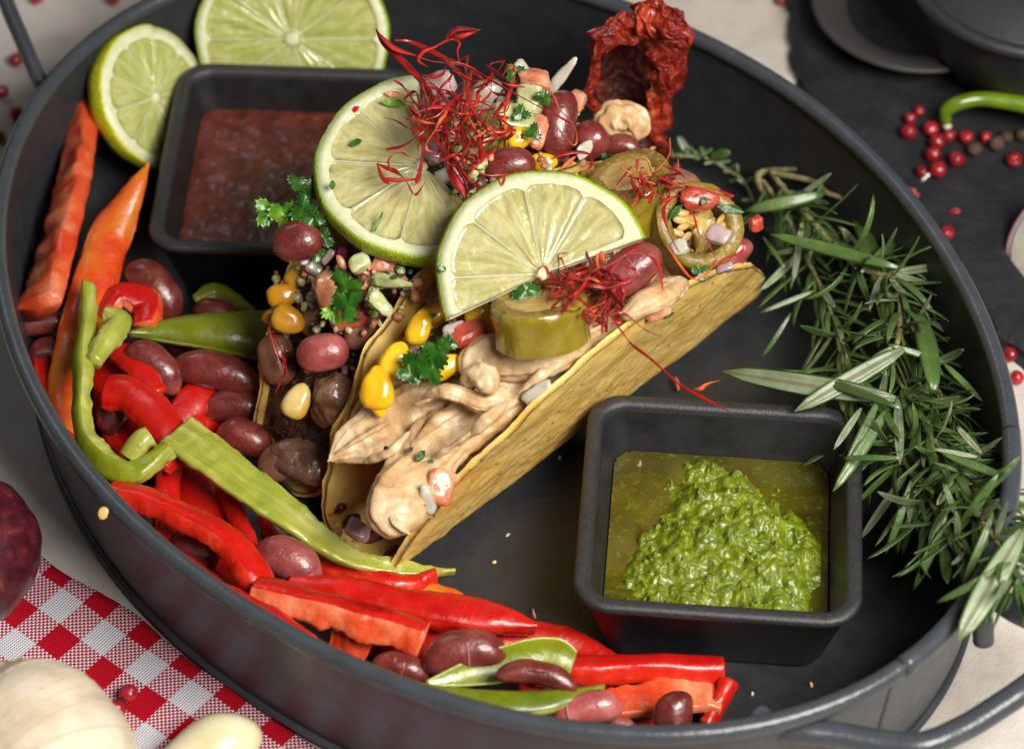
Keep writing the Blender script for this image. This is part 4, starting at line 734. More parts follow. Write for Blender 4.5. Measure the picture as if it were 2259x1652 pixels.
bean(255, 905, 1.8, 120, 76, 60, 'dark kidney bean standing in the gap inside the green J strip')
bean(420, 745, 1.2, 110, 70, 10, 'dark kidney bean under the broad olive green piece')
# ------------------------------------------------------------------ corn
def kernel(px, py, z, L, w_, ang, label, mat='corn', rx=0, ry=0, seed=0, grp='corn kernels in the tacos'):
    k = ppc(px, py, z); V, F = ICO[4]; V = V.copy(); x = V[:, 0]
    V[:, 1:] *= (1.0-.30*x-.10*x*x)[:, None]; V = np.sign(V)*np.abs(V)**.82
    V[:, 2] -= .10*np.exp(-((x+.15)**2+V[:, 1]**2)/.30)*(V[:, 2] > 0)
    V = V*np.array([L/2/k, w_/2/k, w_/2.5/k]); V = V*(1+nz3(V, 1.6, .07, 3, seed+px))[:, None]
    return tag(mk('corn_kernel', xf(V, VM(px, py, z, ang, rx, ry)), F, M[mat]), label, 'corn kernel', grp)
kernel(925, 722, zt(925, 722, 1, 1.2), 84, 52, 70, 'bright upright corn kernel above the big parsley leaf')
kernel(872, 790, zt(872, 790, 1, 1.3), 84, 62, 60, 'corn kernel partly under the left of the big parsley leaf')
kernel(832, 855, zt(832, 855, 1, 1.4), 100, 74, 85, 'split corn kernel nearest the left edge of the front shell', seed=3)
kernel(835, 893, zt(835, 893, 1, 1.3), 56, 36, -75, 'torn tip of skin hanging below the split corn kernel', seed=5)
kernel(982, 808, zt(982, 808, 1, 1.1), 84, 52, 28, 'corn kernel coming out below the right of the big parsley leaf')
kernel(1062, 708, zt(1062, 708, 1, 1.2), 84, 66, -60, 'deep yellow corn kernel left of the jalapeno chunk')
kernel(958, 690, zt(958, 690, 1, .6), 60, 50, 40, 'dull corn kernel in the shade behind the upright one', 'corn_d')
kernel(1144, 303, 9.4, 58, 54, 10, 'vivid yellow corn kernel at the right of the big thread tuft')
kernel(1125, 318, 8.9, 60, 46, 70, 'corn kernel half under the vivid yellow one')
kernel(624, 652, zt(624, 652, 2, .9), 70, 52, 10, 'amber corn kernel on top of the pair at the far left', 'corn_d')
kernel(636, 706, zt(636, 706, 2, .9), 78, 62, -25, 'larger amber corn kernel under the other at the far left', 'corn_d')
kernel(606, 700, zt(606, 700, 2, .5), 40, 54, 80, 'amber kernel edge at the left of the larger amber one', 'corn_d')
kernel(655, 884, zt(655, 884, 2, .9), 84, 58, 65, 'pale glossy corn kernel alone at the open end of the rear taco', 'corn_p')
kernel(655, 610, zt(655, 610, 2, .9), 60, 44, 40, 'small amber kernel just below the dark red bean', 'corn_d')
kernel(1200, 358, 8.2, 60, 40, 0, 'butter yellow kernel peeping over the front lime slice')
# ------------------------------------------------------------------ diced vegetables
def dice(px, py, z, a, b_, c, ang, label, mat, cat, name, skin=None, rx=0, ry=0, grp='diced vegetables on the tacos', seed=0, ex=.55, taper=0):
    k = ppc(px, py, z); V, F = ICO[4]; V = V.copy(); V = np.sign(V)*np.abs(V)**ex; V /= np.abs(V).max(0)
    V[:, 1] *= 1-taper*(V[:, 0]+1)/2; V[:, 0] += .15*V[:, 1]*math.sin(px); V[:, 1] += .12*V[:, 2]*math.cos(py)
    fm = None; mats = M[mat]
    if skin: mats = [M[mat], M[skin]]; fm = [1 if sum(V[i][1] for i in f)/3 < -.80*(1-taper*.5) else 0 for f in F]
    V = V*np.array([a, b_, c])/2/k; V = V*(1+nz3(V, 1.6, .22, 4, seed+px*.1))[:, None]
    return tag(mk(name, xf(V, VM(px, py, z, ang, rx+22*math.sin(px*1.7), ry+22*math.sin(py*1.3))), F, mats, fm=fm), label, cat, grp)
dice(725, 640, zt(725, 640, 2, 1.3), 62, 96, 50, 20, 'salmon pink tomato cube under the parsley on the rear taco', 'tomato', 'tomato cube', 'tomato_dice', rx=15, taper=.2)
dice(770, 700, zt(770, 700, 2, .7), 80, 46, 40, 20, 'reddish tomato piece below the parsley on the rear taco', 'tomato_r', 'tomato cube', 'tomato_dice')
dice(865, 622, zt(865, 622, 2, 1.5), 100, 44, 40, -8, 'cucumber wedge with green peel pointing at the front shell', 'cuke', 'cucumber', 'cucumber_dice', 'cuke_skin', taper=.7)
dice(835, 668, zt(835, 668, 2, 1.4), 64, 46, 36, -38, 'smaller cucumber piece below the wedge', 'cuke', 'cucumber', 'cucumber_dice', 'cuke_skin', taper=.4)
dice(794, 580, zt(794, 580, 2, 1.5), 46, 40, 36, 30, 'pale cucumber cube under the left lime slice', 'cuke', 'cucumber', 'cucumber_dice')
dice(850, 585, zt(850, 585, 2, 1.2), 60, 36, 36, -10, 'amber translucent piece between the lime peel and the cucumber wedge', 'tomato', 'tomato cube', 'tomato_dice')
dice(812, 610, zt(812, 610, 2, 1.0), 40, 40, 36, 10, 'peach coloured cube under the pale cucumber cube', 'tomato', 'tomato cube', 'tomato_dice')
dice(755, 565, zt(755, 565, 2, 1.5), 24, 52, 20, -10, 'dark purple onion sliver under the lime peel', 'onion_pu', 'onion piece', 'onion_sliver')
dice(723, 568, zt(723, 568, 2, 1.6), 40, 18, 14, 55, 'narrow lilac onion sliver by the parsley sprig', 'onion', 'onion piece', 'onion_sliver')
dice(672, 562, zt(672, 562, 2, 2.0), 34, 46, 16, 20, 'lilac onion flake on the dark red bean', 'onion', 'onion piece', 'onion_sliver')
dice(752, 578, zt(752, 578, 2, 2.1), 16, 40, 14, 25, 'orange droplet shaped seed on the salmon tomato cube', 'tomato', 'seed', 'tomato_seed', ex=.9)
dice(690, 590, zt(690, 590, 2, 1.3), 40, 30, 24, -20, 'grey translucent onion bit at the top left of the tomato cube', 'onion_w', 'onion piece', 'onion_sliver')
dice(905, 560, 8.0, 50, 40, 30, 0, 'brown orange cube directly under the lime peel', 'tomato', 'tomato cube', 'tomato_dice')
dice(965, 560, 7.8, 40, 60, 30, 30, 'cucumber bit between the two lime slices', 'cuke', 'cucumber', 'cucumber_dice', 'cuke_skin')
dice(1180, 178, 9.8, 62, 44, 44, 0, 'square orange tomato cube at the back of the pile', 'tomato', 'tomato cube', 'tomato_dice')
dice(1272, 222, 8.9, 40, 46, 40, -20, 'orange tomato cube behind the tall upright bean', 'tomato', 'tomato cube', 'tomato_dice')
dice(1240, 168, 9.6, 112, 34, 22, 50, 'long white onion shard pointing up at the back of the pile', 'onion_w', 'onion piece', 'onion_sliver', ex=.7, taper=.6)
dice(1146, 160, 9.6, 50, 40, 16, 50, 'white onion flake behind the orange cube', 'onion_w', 'onion piece', 'onion_sliver', ex=.6)
dice(968, 192, 10, 78, 64, 40, 20, 'lilac grey onion piece behind the big thread tuft', 'onion', 'onion piece', 'onion_sliver', ex=.8)
dice(1170, 220, 9.7, 60, 70, 40, 10, 'cucumber cube with herb bits under the orange cube', 'cuke', 'cucumber', 'cucumber_dice')
dice(1130, 262, 9.7, 90, 62, 40, 0, 'pale green cucumber cube right of the big thread tuft', 'cuke', 'cucumber', 'cucumber_dice', 'cuke_skin')
dice(1185, 292, 9.0, 40, 86, 36, -10, 'peach onion strip left of the tall upright bean', 'tomato', 'tomato cube', 'tomato_dice')
dice(1060, 300, 9.2, 60, 76, 40, 40, 'cucumber piece with dark peel inside the big thread tuft', 'cuke', 'cucumber', 'cucumber_dice', 'cuke_skin')
dice(1005, 290, 9.0, 60, 60, 40, 20, 'cucumber cube behind the middle of the thread tuft', 'cuke', 'cucumber', 'cucumber_dice', 'cuke_skin')
dice(1040, 352, 9.3, 84, 50, 34, -15, 'pale translucent cucumber cube left of the drop covered bean', 'cuke', 'cucumber', 'cucumber_dice')
dice(960, 340, 8.8, 50, 50, 34, 15, 'pinkish onion cube beside the cut edge of the left lime slice', 'onion', 'onion piece', 'onion_sliver')
dice(990, 390, 8.8, 60, 40, 30, 20, 'white onion cube below the thread tuft', 'onion_w', 'onion piece', 'onion_sliver')
dice(985, 440, 8.2, 46, 46, 34, 15, 'orange tomato cube between the lime slices', 'tomato', 'tomato cube', 'tomato_dice')
dice(1040, 440, 8.2, 60, 40, 34, 15, 'dull red tomato cube behind the front lime slice', 'tomato_r', 'tomato cube', 'tomato_dice')
dice(1080, 210, 8.9, 70, 60, 34, 15, 'onion cube deep in the back of the pile', 'onion_w', 'onion piece', 'onion_sliver')
dice(1030, 230, 8.9, 70, 50, 34, 35, 'tomato cube deep behind the thread tuft', 'tomato', 'tomato cube', 'tomato_dice')
dice(955, 240, 8.6, 60, 60, 34, 35, 'onion cube next to the top of the left lime slice', 'onion', 'onion piece', 'onion_sliver')
dice(1290, 330, 8.9, 46, 30, 8, 30, 'grey silvery onion skin flake on the round bean', 'onion_w', 'onion piece', 'onion_flake', rx=20)
dice(1030, 735, zt(1030, 735, 1, 1.3), 96, 44, 34, 28, 'purple rimmed tomato piece right of the big parsley leaf', 'tomato_r', 'tomato cube', 'tomato_dice', grp='diced vegetables in the front taco')
dice(1005, 730, zt(1005, 730, 1, 1.5), 52, 40, 20, 20, 'lilac onion bit on the purple rimmed tomato piece', 'onion', 'onion piece', 'onion_sliver', grp='diced vegetables in the front taco')
dice(1003, 655, zt(1003, 655, 1, .8), 50, 120, 16, 10, 'mauve onion layer standing under the front lime slice', 'onion', 'onion piece', 'onion_sliver', grp='diced vegetables in the front taco', ex=.6)
dice(960, 650, zt(960, 650, 1, .7), 50, 80, 16, 30, 'dark mauve onion layer behind the upright corn kernel', 'onion', 'onion piece', 'onion_sliver', grp='diced vegetables in the front taco')
dice(968, 1075, zt(968, 1075, 1, 1.2), 66, 74, 40, -10, 'orange tomato cube on the end of the front taco', 'tomato', 'tomato cube', 'tomato_dice', grp='diced vegetables in the front taco')
dice(944, 1100, zt(944, 1100, 1, 1.5), 30, 74, 24, 20, 'translucent onion drip beside the orange cube at the taco end', 'onion_w', 'onion piece', 'onion_sliver', grp='diced vegetables in the front taco', ex=.8)
dice(790, 1170, 2.2, 60, 44, 26, -30, 'purple onion shred at the bottom of the open taco end', 'onion', 'onion piece', 'onion_sliver', grp='diced vegetables in the front taco')
dice(1185, 868, zt(1185, 868, 1, .9), 70, 30, 20, 32, 'translucent onion bit by the right edge of the shell', 'onion_w', 'onion piece', 'onion_sliver', grp='diced vegetables in the front taco')
dice(1668, 494, 6.6, 34, 34, 26, 10, 'crimson bacon like crumb right of the seedy jalapeno ring', 'tomato_r', 'meat', 'meat_crumb')
dice(1596, 592, 7.6, 40, 18, 14, 20, 'pinkish onion bit at the right tip of the shell', 'onion', 'onion piece', 'onion_sliver')
dice(1450, 690, 7.4, 60, 30, 20, 30, 'orange tomato bit under the pink bean', 'tomato', 'tomato cube', 'tomato_dice')
# ------------------------------------------------------------------ jalapeno pieces
def ringpiece(name, m, R, th, wall, label, parts=True, seed=0, squash=1.0):
    e = empty(name, None, label, 'jalapeno', 'pickled jalapeno pieces', mat=m); n = 96; A = np.linspace(0, 2*np.pi, n, endpoint=False); rj = 1+.03*np.sin(2*A+seed)+.02*np.sin(3*A)
    def ring(r, z): return np.column_stack([r*rj*np.cos(A), r*rj*squash*np.sin(A), np.full(n, z)])
    pr_ = [(R*.97, -th), (R*1.0, -th*.6), (R*1.02, -th*.25), (R*1.0, -.10), (R*.97, -.03), (R*.93, 0)]
    V = np.vstack([ring(*p) for p in pr_]); V += nz3(V, 1, .07, 3, seed)[:, None]*np.array([1, 1, 0]); mk('skin', V, [f[::-1] for f in grid_faces(len(pr_), n)][::-1], M['jal'], e, local=True)
    pr_ = [(R*.96, -.02), (R*.92, .02), (R-wall*.5, .04), (R-wall+.04, .02), (R-wall, -.05), (R-wall, -th*.9)]
    V = np.vstack([ring(*p) for p in pr_]); V += nz3(V, 3, .03, 3, seed)[:, None]; mk('flesh', V, grid_faces(len(pr_), n), M['jal_flesh'], e, local=True)
    V, F = ICO[3]; V = V*np.array([R*.97, R*.97*squash, .12])+np.array([0, 0, -th*.75]); mk('inner_base', V, F, M['jal_flesh'], e, local=True)
    return e
# chunk: a section seen from above its cut, skin towards the viewer
e = ringpiece('jalapeno_chunk', face_to(1188, 660, 9.0, (-.10, .98, .42)), 1.34, 1.3, .42, 'big olive jalapeno chunk lying on the chicken below the front lime slice', seed=1)
V, F = ICO[3]; mk('pith', V*np.array([1.1, 1.05, .16])+np.array([0, 0, -.12])+nz3(V, 2, .1, 3)[:, None], F, M['jal_pulp'], e, local=True)
e = ringpiece('jalapeno_ring', face_to(1545, 495, 8.2, (.30, .12, .95), (1, -.15)), 1.42, 1.9, .50, 'seedy jalapeno ring facing the camera at the right end of the tacos', seed=3, squash=.9)
V, F = ICO[3]; mk('pith', V*np.array([.28, .85, .3])+np.array([.1, 0, -.3])+nz3(V, 2, .1, 3)[:, None], F, M['jal_pulp'], e, local=True)
mk('pith', V*np.array([.8, .25, .3])+np.array([.2, .1, -.35])+nz3(V, 2, .1, 3, 5)[:, None], F, M['jal_pulp'], e, local=True)
for i, (x, y, a) in enumerate([(-.55, .25, 20), (-.62, .02, 0), (-.5, -.18, 30), (-.6, -.36, -10), (-.35, -.45, 50), (.65, .3, 60)]):
    V, F = ICO[2]; V = V*np.array([.22, .12, .07]); mm = Matrix.Translation((x, y, -.08-.05*(i % 2))) @ Matrix.Rotation(math.radians(a), 4, 'Z') @ Matrix.Rotation(.3*(i % 3), 4, 'X'); mk('seed', xf(V, mm), F, M['seed'], e, local=True)
e = ringpiece('jalapeno_ring', face_to(1385, 385, 8.9, (-.25, .75, .62)), 1.25, 1.5, .5, 'olive jalapeno piece with its flat cut up behind the front lime slice', seed=5)
V, F = ICO[3]; mk('pith', V*np.array([.95, .95, .14])+np.array([0, 0, -.06])+nz3(V, 2, .08, 3)[:, None], F, M['jal_pulp'], e, local=True)
dice(1540, 440, 8.9, 86, 46, 36, -5, 'pink tomato lump on the upper part of the seedy jalapeno ring', 'tomato_r', 'tomato cube', 'tomato_dice', ex=.7, grp='bits inside the jalapeno ring')
dice(1585, 520, 8.9, 56, 44, 30, -20, 'lilac and white onion cube inside the seedy jalapeno ring', 'onion', 'onion piece', 'onion_sliver', grp='bits inside the jalapeno ring')
dice(1500, 545, 8.8, 40, 36, 26, 10, 'pale onion bit at the lower left of the seedy jalapeno ring', 'onion_w', 'onion piece', 'onion_sliver', grp='bits inside the jalapeno ring')
# ------------------------------------------------------------------ parsley
def pleaf(px, py, z, size, ang, label, lobes=3, mat='parsley', rx=0, ry=0, seed=0, curl=.5, asp=1.0, grp='parsley leaves on the tacos', name='parsley_leaf'):
    k = ppc(px, py, z); R = size/2/k; na, nr = 108, 9; rnd = random.Random(seed+int(px)); V = []
    for i in range(nr):
        q = i/(nr-1)
        for j in range(na):
            a = 2*math.pi*j/na
            r = .50+.50*abs(math.cos(a*lobes/2+.3*seed))**1.1; r *= 1+.11*noise.noise(Vector((math.cos(a)*2, math.sin(a)*2, seed*1.7+px)))
            if q > .75: r *= 1+(.30 if q > .9 else .10)*((j % 6)/5-.35)
            x, y = R*q*r*math.cos(a), R*q*r*asp*math.sin(a); zz = curl*.10*R*math.sin(a*lobes+seed)*q+curl*R*.55*noise.noise(Vector((x*1.1, y*1.1, seed+px)))*q+.05*R*abs(math.sin(a*lobes))*q-curl*.15*R*q*q
            V.append((x, y, zz))
    V = np.array(V); V2 = V.copy(); V2[:, 2] -= .022; n = len(V); F = grid_faces(nr, na); F2_ = [tuple(i+n for i in f)[::-1] for f in F]
    ed = [((nr-1)*na+j, (nr-1)*na+(j+1) % na, (nr-1)*na+(j+1) % na+n, (nr-1)*na+j+n)[::-1] for j in range(na)]
    return tag(mk(name, xf(np.vstack([V, V2]), VM(px, py, z, ang, rx, ry)), F+F2_+ed, M[mat]), label, 'parsley', grp)
big = [(915, 800, 1.9, 74, 30, 0), (965, 778, 2.0, 84, 60, 1), (905, 825, 1.8, 62, -30, 2), (950, 815, 1.85, 74, 100, 3), (988, 755, 2.0, 50, 20, 4)]
PG = 'blades of the big parsley leaf on the corn'
for (x, y, l, s_, a, sd), t in zip(big, ('left blade of the big dark parsley leaf over the corn', 'upper middle blade of the big parsley leaf over the corn', 'lowest left blade of the big parsley leaf', 'lower middle blade of the big parsley leaf', 'small top right blade of the big parsley leaf')):
    pleaf(x, y, zt(x, y, 1, l), s_, a, t, seed=sd, grp=PG, rx=-8, ry=10*(sd-2), asp=.85)
for x, y, l, s_, a, sd, mt, t in [
    (762, 635, 2.2, 84, 40, 3, 'parsley', 'upper parsley leaf on the salmon tomato cube'), (765, 672, 2.2, 80, 100, 5, 'parsley', 'lower parsley leaf spread under the salmon cube'), (735, 690, 2.0, 56, 10, 6, 'parsley_l', 'lighter parsley tip hanging lowest on the rear taco'),
    (590, 468, 2.7, 66, 20, 1, 'parsley_l', 'light parsley frond tip sticking out furthest over the salsa bowl'), (628, 475, 2.8, 74, 70, 2, 'parsley_l', 'light parsley frond in the middle over the salsa bowl'), (668, 460, 2.9, 70, 10, 3, 'parsley', 'dark parsley frond beside the left lime slice'), (655, 402, 3.0, 46, -50, 4, 'parsley', 'shiny pointed parsley leaflet above the frond'), (690, 480, 2.8, 60, 40, 5, 'parsley', 'dark parsley leaf touching the left lime peel'), (684, 412, 2.8, 60, 0, 7, 'parsley', 'parsley stem leaf running behind the left lime slice'),
    (700, 560, 2.3, 40, 90, 6, 'parsley', 'parsley leaf under the left lime slice, right of the dark red bean'), (625, 545, 2.6, 44, 70, 8, 'parsley', 'small parsley leaf lying on the dark red bean'), (715, 525, 2.4, 50, 60, 9, 'parsley', 'narrow parsley leaf hanging from under the lime peel')]:
    pleaf(x, y, zt(x, y, 2, l), s_, a, t, seed=sd, mat=mt, rx=15*math.sin(sd), ry=20*math.cos(sd), curl=.9)
for x, y, z, s_, a, sd, t in [(975, 430, 8.7, 64, 30, 1, 'parsley leaf in the gap between the two lime slices'), (968, 480, 8.5, 60, 80, 2, 'parsley leaf low between the two lime slices'), (1160, 640, 9.0, 70, 20, 3, 'thin parsley leaf lying under the cut edge of the front lime slice'), (1135, 160, 9.9, 46, 60, 4, 'dark parsley leaf at the back beside the white flake'), (1028, 262, 10, 66, 10, 5, 'parsley leaf behind the thread tuft'), (1150, 250, 10.2, 40, 50, 6, 'parsley bit on the pale cucumber cube'), (1200, 215, 10.1, 40, 20, 7, 'parsley bit right of the orange cube'), (1175, 292, 10, 40, 50, 8, 'parsley bit at the right of the vivid yellow kernel'), (960, 250, 9.6, 50, -30, 10, 'parsley leaf beside the top of the left lime slice'), (1545, 600, 8.2, 40, 20, 9, 'parsley leaf poking out under the seedy ring')]:
    pleaf(x, y, z, s_, a, t, seed=sd, rx=20*math.sin(sd*2), curl=.9)
def chip(px, py, z, a, b_, ang, label, mat='parsley', grp='cut parsley flecks', rx=0, cat='parsley fleck', name='parsley_fleck'):
    k = ppc(px, py, z); P = np.array([(-1, -.1), (-.4, -.8), (.5, -.7), (1, .1), (.4, .9), (-.5, .6)])*np.array([a, b_])/2/k; V = [(x, y, .03+.02*math.sin(i*2.)) for i, (x, y) in enumerate(P)]+[(x, y, 0) for x, y in P]
    F = [tuple(range(6)), tuple(range(6, 12))[::-1]]+[(i, i+6, (i+1) % 6+6, (i+1) % 6) for i in range(6)]
    return tag(mk(name, xf(np.array(V), VM(px, py, z, ang, rx)), F, M[mat], smooth=False), label, cat, grp)
chip(1378, 476, 9.62, 44, 16, 2, 'green parsley fleck at the right end of the front lime slice')
chip(975, 592, 9.6, 24, 18, -50, 'green fleck on the left peel of the front lime slice')
chip(785, 315, 9.75, 30, 18, 15, 'parsley fleck high on the left lime slice')
chip(733, 409, 9.45, 16, 24, 5, 'parsley fleck on the left rim pith of the left lime slice')
chip(835, 490, 9.1, 8, 60, -22, 'long thin parsley shred low on the left lime slice')
chip(868, 228, 10.1, 60, 22, -8, 'chopped parsley stem near the top of the left lime slice', 'parsley_l')
chip(868, 208, 10.15, 40, 18, -8, 'orange tomato bit near the top of the left lime slice', 'tomato')
chip(783, 243, 9.9, 26, 14, 35, 'red chili bit on the upper left peel of the left lime slice', 'red_skin')
chip(1165, 762, zt(1165, 762, 1, 2.2), 14, 50, 25, 'thin parsley shred on the chicken below the jalapeno chunk')
chip(1150, 785, zt(1150, 785, 1, 2.1), 18, 20, -20, 'parsley fleck at the foot of the thin shred')
chip(1205, 686, 9.0, 30, 10, 12, 'dark parsley fleck on top of the jalapeno chunk')
chip(928, 1005, zt(928, 1005, 1, 1.5), 20, 34, -25, 'parsley fleck on the middle chicken strip')
chip(950, 1018, zt(950, 1018, 1, 1.5), 16, 10, 0, 'smallest parsley fleck beside the one on the middle chicken strip')
chip(1475, 697, 7.2, 34, 10, 30, 'dark parsley fleck on the outside of the shell', rx=0)
chip(1490, 468, 8.75, 44, 20, 45, 'parsley leaf fleck at the left in the seedy jalapeno ring')
chip(1612, 462, 8.95, 62, 26, -15, 'folded parsley fleck at the right in the seedy jalapeno ring')
chip(1552, 445, 9.1, 16, 22, 0, 'dark parsley fleck on the pink tomato lump')
chip(868, 612, zt(868, 612, 2, 2.0), 22, 14, 10, 'parsley fleck on the cucumber wedge')
chip(852, 990, zt(852, 990, 1, 1.5), 14, 16, 60, 'black pepper flake on the pointed chicken strip', 'pcorn_b', 'pepper flakes on the chicken', cat='pepper flake', name='pepper_flake')
chip(905, 992, zt(905, 992, 1, 1.4), 16, 16, 20, 'black pepper flake just right of the other one', 'pcorn_b', 'pepper flakes on the chicken', cat='pepper flake', name='pepper_flake')
# ------------------------------------------------------------------ chili threads
def ribbon(P, r, mat, parent, seed=0):
    P = np.array([tuple(p) for p in P]); n = max(16, 7*len(P)); rr = np.full(len(P), r)*(1+.35*np.sin(np.arange(len(P))*1.9+seed)); rr[0] *= .5; rr[-1] *= .25
    V, F = tube(P, rr, n, 6, flat=.26, face=(math.sin(seed), math.cos(seed*1.3), .8), twist=2.5*math.sin(seed*.9)); return mk('thread', V, F, mat, parent)
def tuft(name, px, py, z, label, hero, nrand, rad, zr, seed, rr=.045, jit=.35, zf=None):
    """hero: pixel polylines (points x, y, z, then radius, material index)"""
    e = empty(name, W(px, py, z), label, 'chili threads', 'tufts of red chili threads'); rd = random.Random(seed); hs = 0
    for h in hero:
        pts, r, mi = h; ribbon([W(*p) for p in pts], r, M['thr'][mi], e, hs+seed); hs += 1.7
    for i in range(nrand):
        x, y, zz = px+rd.gauss(0, rad[0]*.45), py+rd.gauss(0, rad[1]*.45), z+rd.uniform(0, zr); a = rd.uniform(0, 6.28); P = []
        d = rd.uniform(14, 34); c = rd.uniform(-.4, .4); k_ = rd.randint(4, 9)
        for j in range(k_):
            P.append(W(x, y, zz)); a += c+rd.uniform(-.45, .45); x += d*math.cos(a); y += d*math.sin(a); zz += rd.uniform(-jit, jit)
            dx, dy = x-px, y-py; q = (dx/rad[0])**2+(dy/rad[1])**2
            if q > 1: a = math.atan2(-dy, -dx)+rd.uniform(-.8, .8)
            zz = min(max(zz, z-.2), z+zr)
        ribbon(P, rr*rd.uniform(.6, 1.3), M['thr'][rd.choices([0, 1, 2, 3], [4, 4, 1.6, 2])[0]], e, i*1.31+seed)
    return e
def zp(L, z0, z1): n = len(L)-1; return [(x, y, z0+(z1-z0)*i/n) for i, (x, y) in enumerate(L)]
def q5(L): return [(831.7*0+836.6*0+ (1350+x/2.51)*.61975, (80+y/2.51)*.61975) for x, y in L]   # measured on an enlarged crop
H1 = [(zp(q5([(-30, 60), (30, 170), (130, 270), (260, 420), (400, 560), (480, 720), (560, 900), (610, 1100), (660, 1310)]), 11.6, 10.2), .085, 0),
      (zp(q5([(0, 110), (130, 230), (300, 290), (480, 350), (700, 370), (860, 420)]), 11.6, 11.2), .075, 1),
      (zp(q5([(10, 150), (180, 290), (330, 450), (480, 680)]), 11.4, 10.8), .07, 0),
      (zp(q5([(140, 160), (260, 170), (420, 240), (600, 330), (800, 400), (1000, 520), (1180, 620), (1400, 740), (1600, 840), (1740, 930)]), 11.5, 10.2), .075, 0),
      (zp(q5([(600, 150), (640, 95), (720, 60), (900, 68)]), 11.8, 12.2), .10, 0),
      (zp(q5([(640, 120), (720, 130), (840, 90), (905, 65)]), 11.8, 12.2), .07, 1),
      (zp(q5([(720, 380), (700, 260), (720, 190), (660, 150), (590, 170), (500, 220), (400, 260), (350, 340), (430, 400)]), 11.3, 11.6), .045, 1),
      (zp(q5([(130, 520), (200, 560), (270, 650), (350, 760), (450, 840)]), 10.8, 10.6), .06, 1), (zp(q5([(40, 850), (150, 880), (270, 950), (420, 980)]), 10.4, 10.5), .055, 0),
      (zp(q5([(60, 1135), (200, 1110), (330, 1030), (420, 990)]), 10.2, 10.4), .055, 0), (zp(q5([(370, 1000), (385, 1150), (370, 1300), (330, 1440), (280, 1440)]), 10.5, 9.9), .05, 1),
      (zp(q5([(-20, 1260), (60, 1300), (160, 1340), (240, 1420), (320, 1540), (410, 1430)]), 9.9, 9.8), .055, 0), (zp(q5([(-20, 1260), (30, 1390), (90, 1440), (40, 1400), (160, 1410), (370, 1400)]), 9.9, 9.9), .05, 1),
      (zp(q5([(480, 900), (520, 1060), (580, 1220), (660, 1380), (740, 1500), (790, 1620)]), 10.6, 9.6), .11, 0), (zp(q5([(440, 960), (560, 1130), (680, 1260), (760, 1380), (790, 1500)]), 10.5, 9.8), .085, 3),
      (zp(q5([(560, 1000), (640, 1180), (740, 1330), (860, 1460), (915, 1540)]), 10.3, 9.8), .07, 0), (zp(q5([(720, 660), (730, 850), (770, 1000), (850, 1110), (910, 1060), (940, 930)]), 10.9, 10.6), .05, 3),
      (zp(q5([(850, 1110), (960, 1070), (1060, 1010), (1090, 920), (1040, 830)]), 10.5, 10.4), .05, 0), (zp(q5([(790, 1380), (860, 1280), (980, 1180), (1080, 1080)]), 10.0, 10.3), .085, 1),
      (zp(q5([(1100, 480), (1160, 400), (1210, 430), (1200, 520), (1160, 640), (1120, 800)]), 10.8, 10.6), .06, 1), (zp(q5([(1120, 800), (1130, 950), (1140, 1120)]), 10.5, 10.2), .05, 2),
      (zp(q5([(1350, 550), (1450, 570), (1560, 660), (1610, 780), (1700, 870), (1760, 980), (1740, 1100), (1620, 980), (1560, 850)]), 10.6, 10.2), .06, 2), (zp(q5([(1000, 480), (1150, 560), (1300, 580)]), 11, 10.8), .06, 1),
      (zp(q5([(950, 380), (1050, 450), (1180, 540), (1290, 575)]), 11.1, 10.8), .05, 3), (zp(q5([(900, 1350), (1020, 1370), (1160, 1360), (1260, 1340)]), 10.2, 10), .04, 1), (zp(q5([(940, 1290), (1050, 1250), (1150, 1220)]), 10.3, 10.1), .05, 0),
      (zp(q5([(1520, 1230), (1640, 1180), (1780, 1160), (1890, 1190), (1890, 1280), (1820, 1340)]), 10.0, 9.8), .05, 0), (zp(q5([(1620, 1310), (1720, 1230), (1770, 1190)]), 9.9, 9.9), .06, 2)]
tuft('chili_thread_tuft', 1012, 255, 10.4, 'largest tangled tuft of red chili threads crowning the middle of the tacos', H1, 74, (100, 104), 1.3, 11, rr=.050)
H2 = [([(1322, 700, 9.4), (1372, 690, 9.3), (1420, 725, 9.0), (1472, 748, 8.7)], .05, 0), ([(1350, 700, 9.3), (1390, 755, 8.9), (1440, 795, 8.3), (1495, 845, 7.6), (1545, 875, 6.8), (1605, 906, 6.2)], .055, 0),
      ([(1462, 640, 9.5), (1452, 585, 9.6), (1420, 560, 9.7), (1380, 560, 9.8)], .05, 1), ([(1300, 600, 9.9), (1350, 580, 10), (1400, 545, 10.1), (1418, 535, 10.1)], .075, 0), ([(1590, 838, 6.6), (1560, 848, 6.6), (1545, 858, 6.5), (1530, 858, 6.4)], .06, 2)]
tuft('chili_thread_tuft', 1295, 618, 9.0, 'compact red thread nest under the front lime slice trailing one long thread to the right', H2, 36, (84, 62), .9, 23, rr=.05)
tuft('chili_thread_tuft', 1330, 690, 8.9, 'small orange red knot of threads just below the compact nest', [], 12, (30, 26), .5, 29, rr=.035)
def q6(L): return [((1900+x/2.51)*.61975, (350+y/2.51)*.61975) for x, y in L]
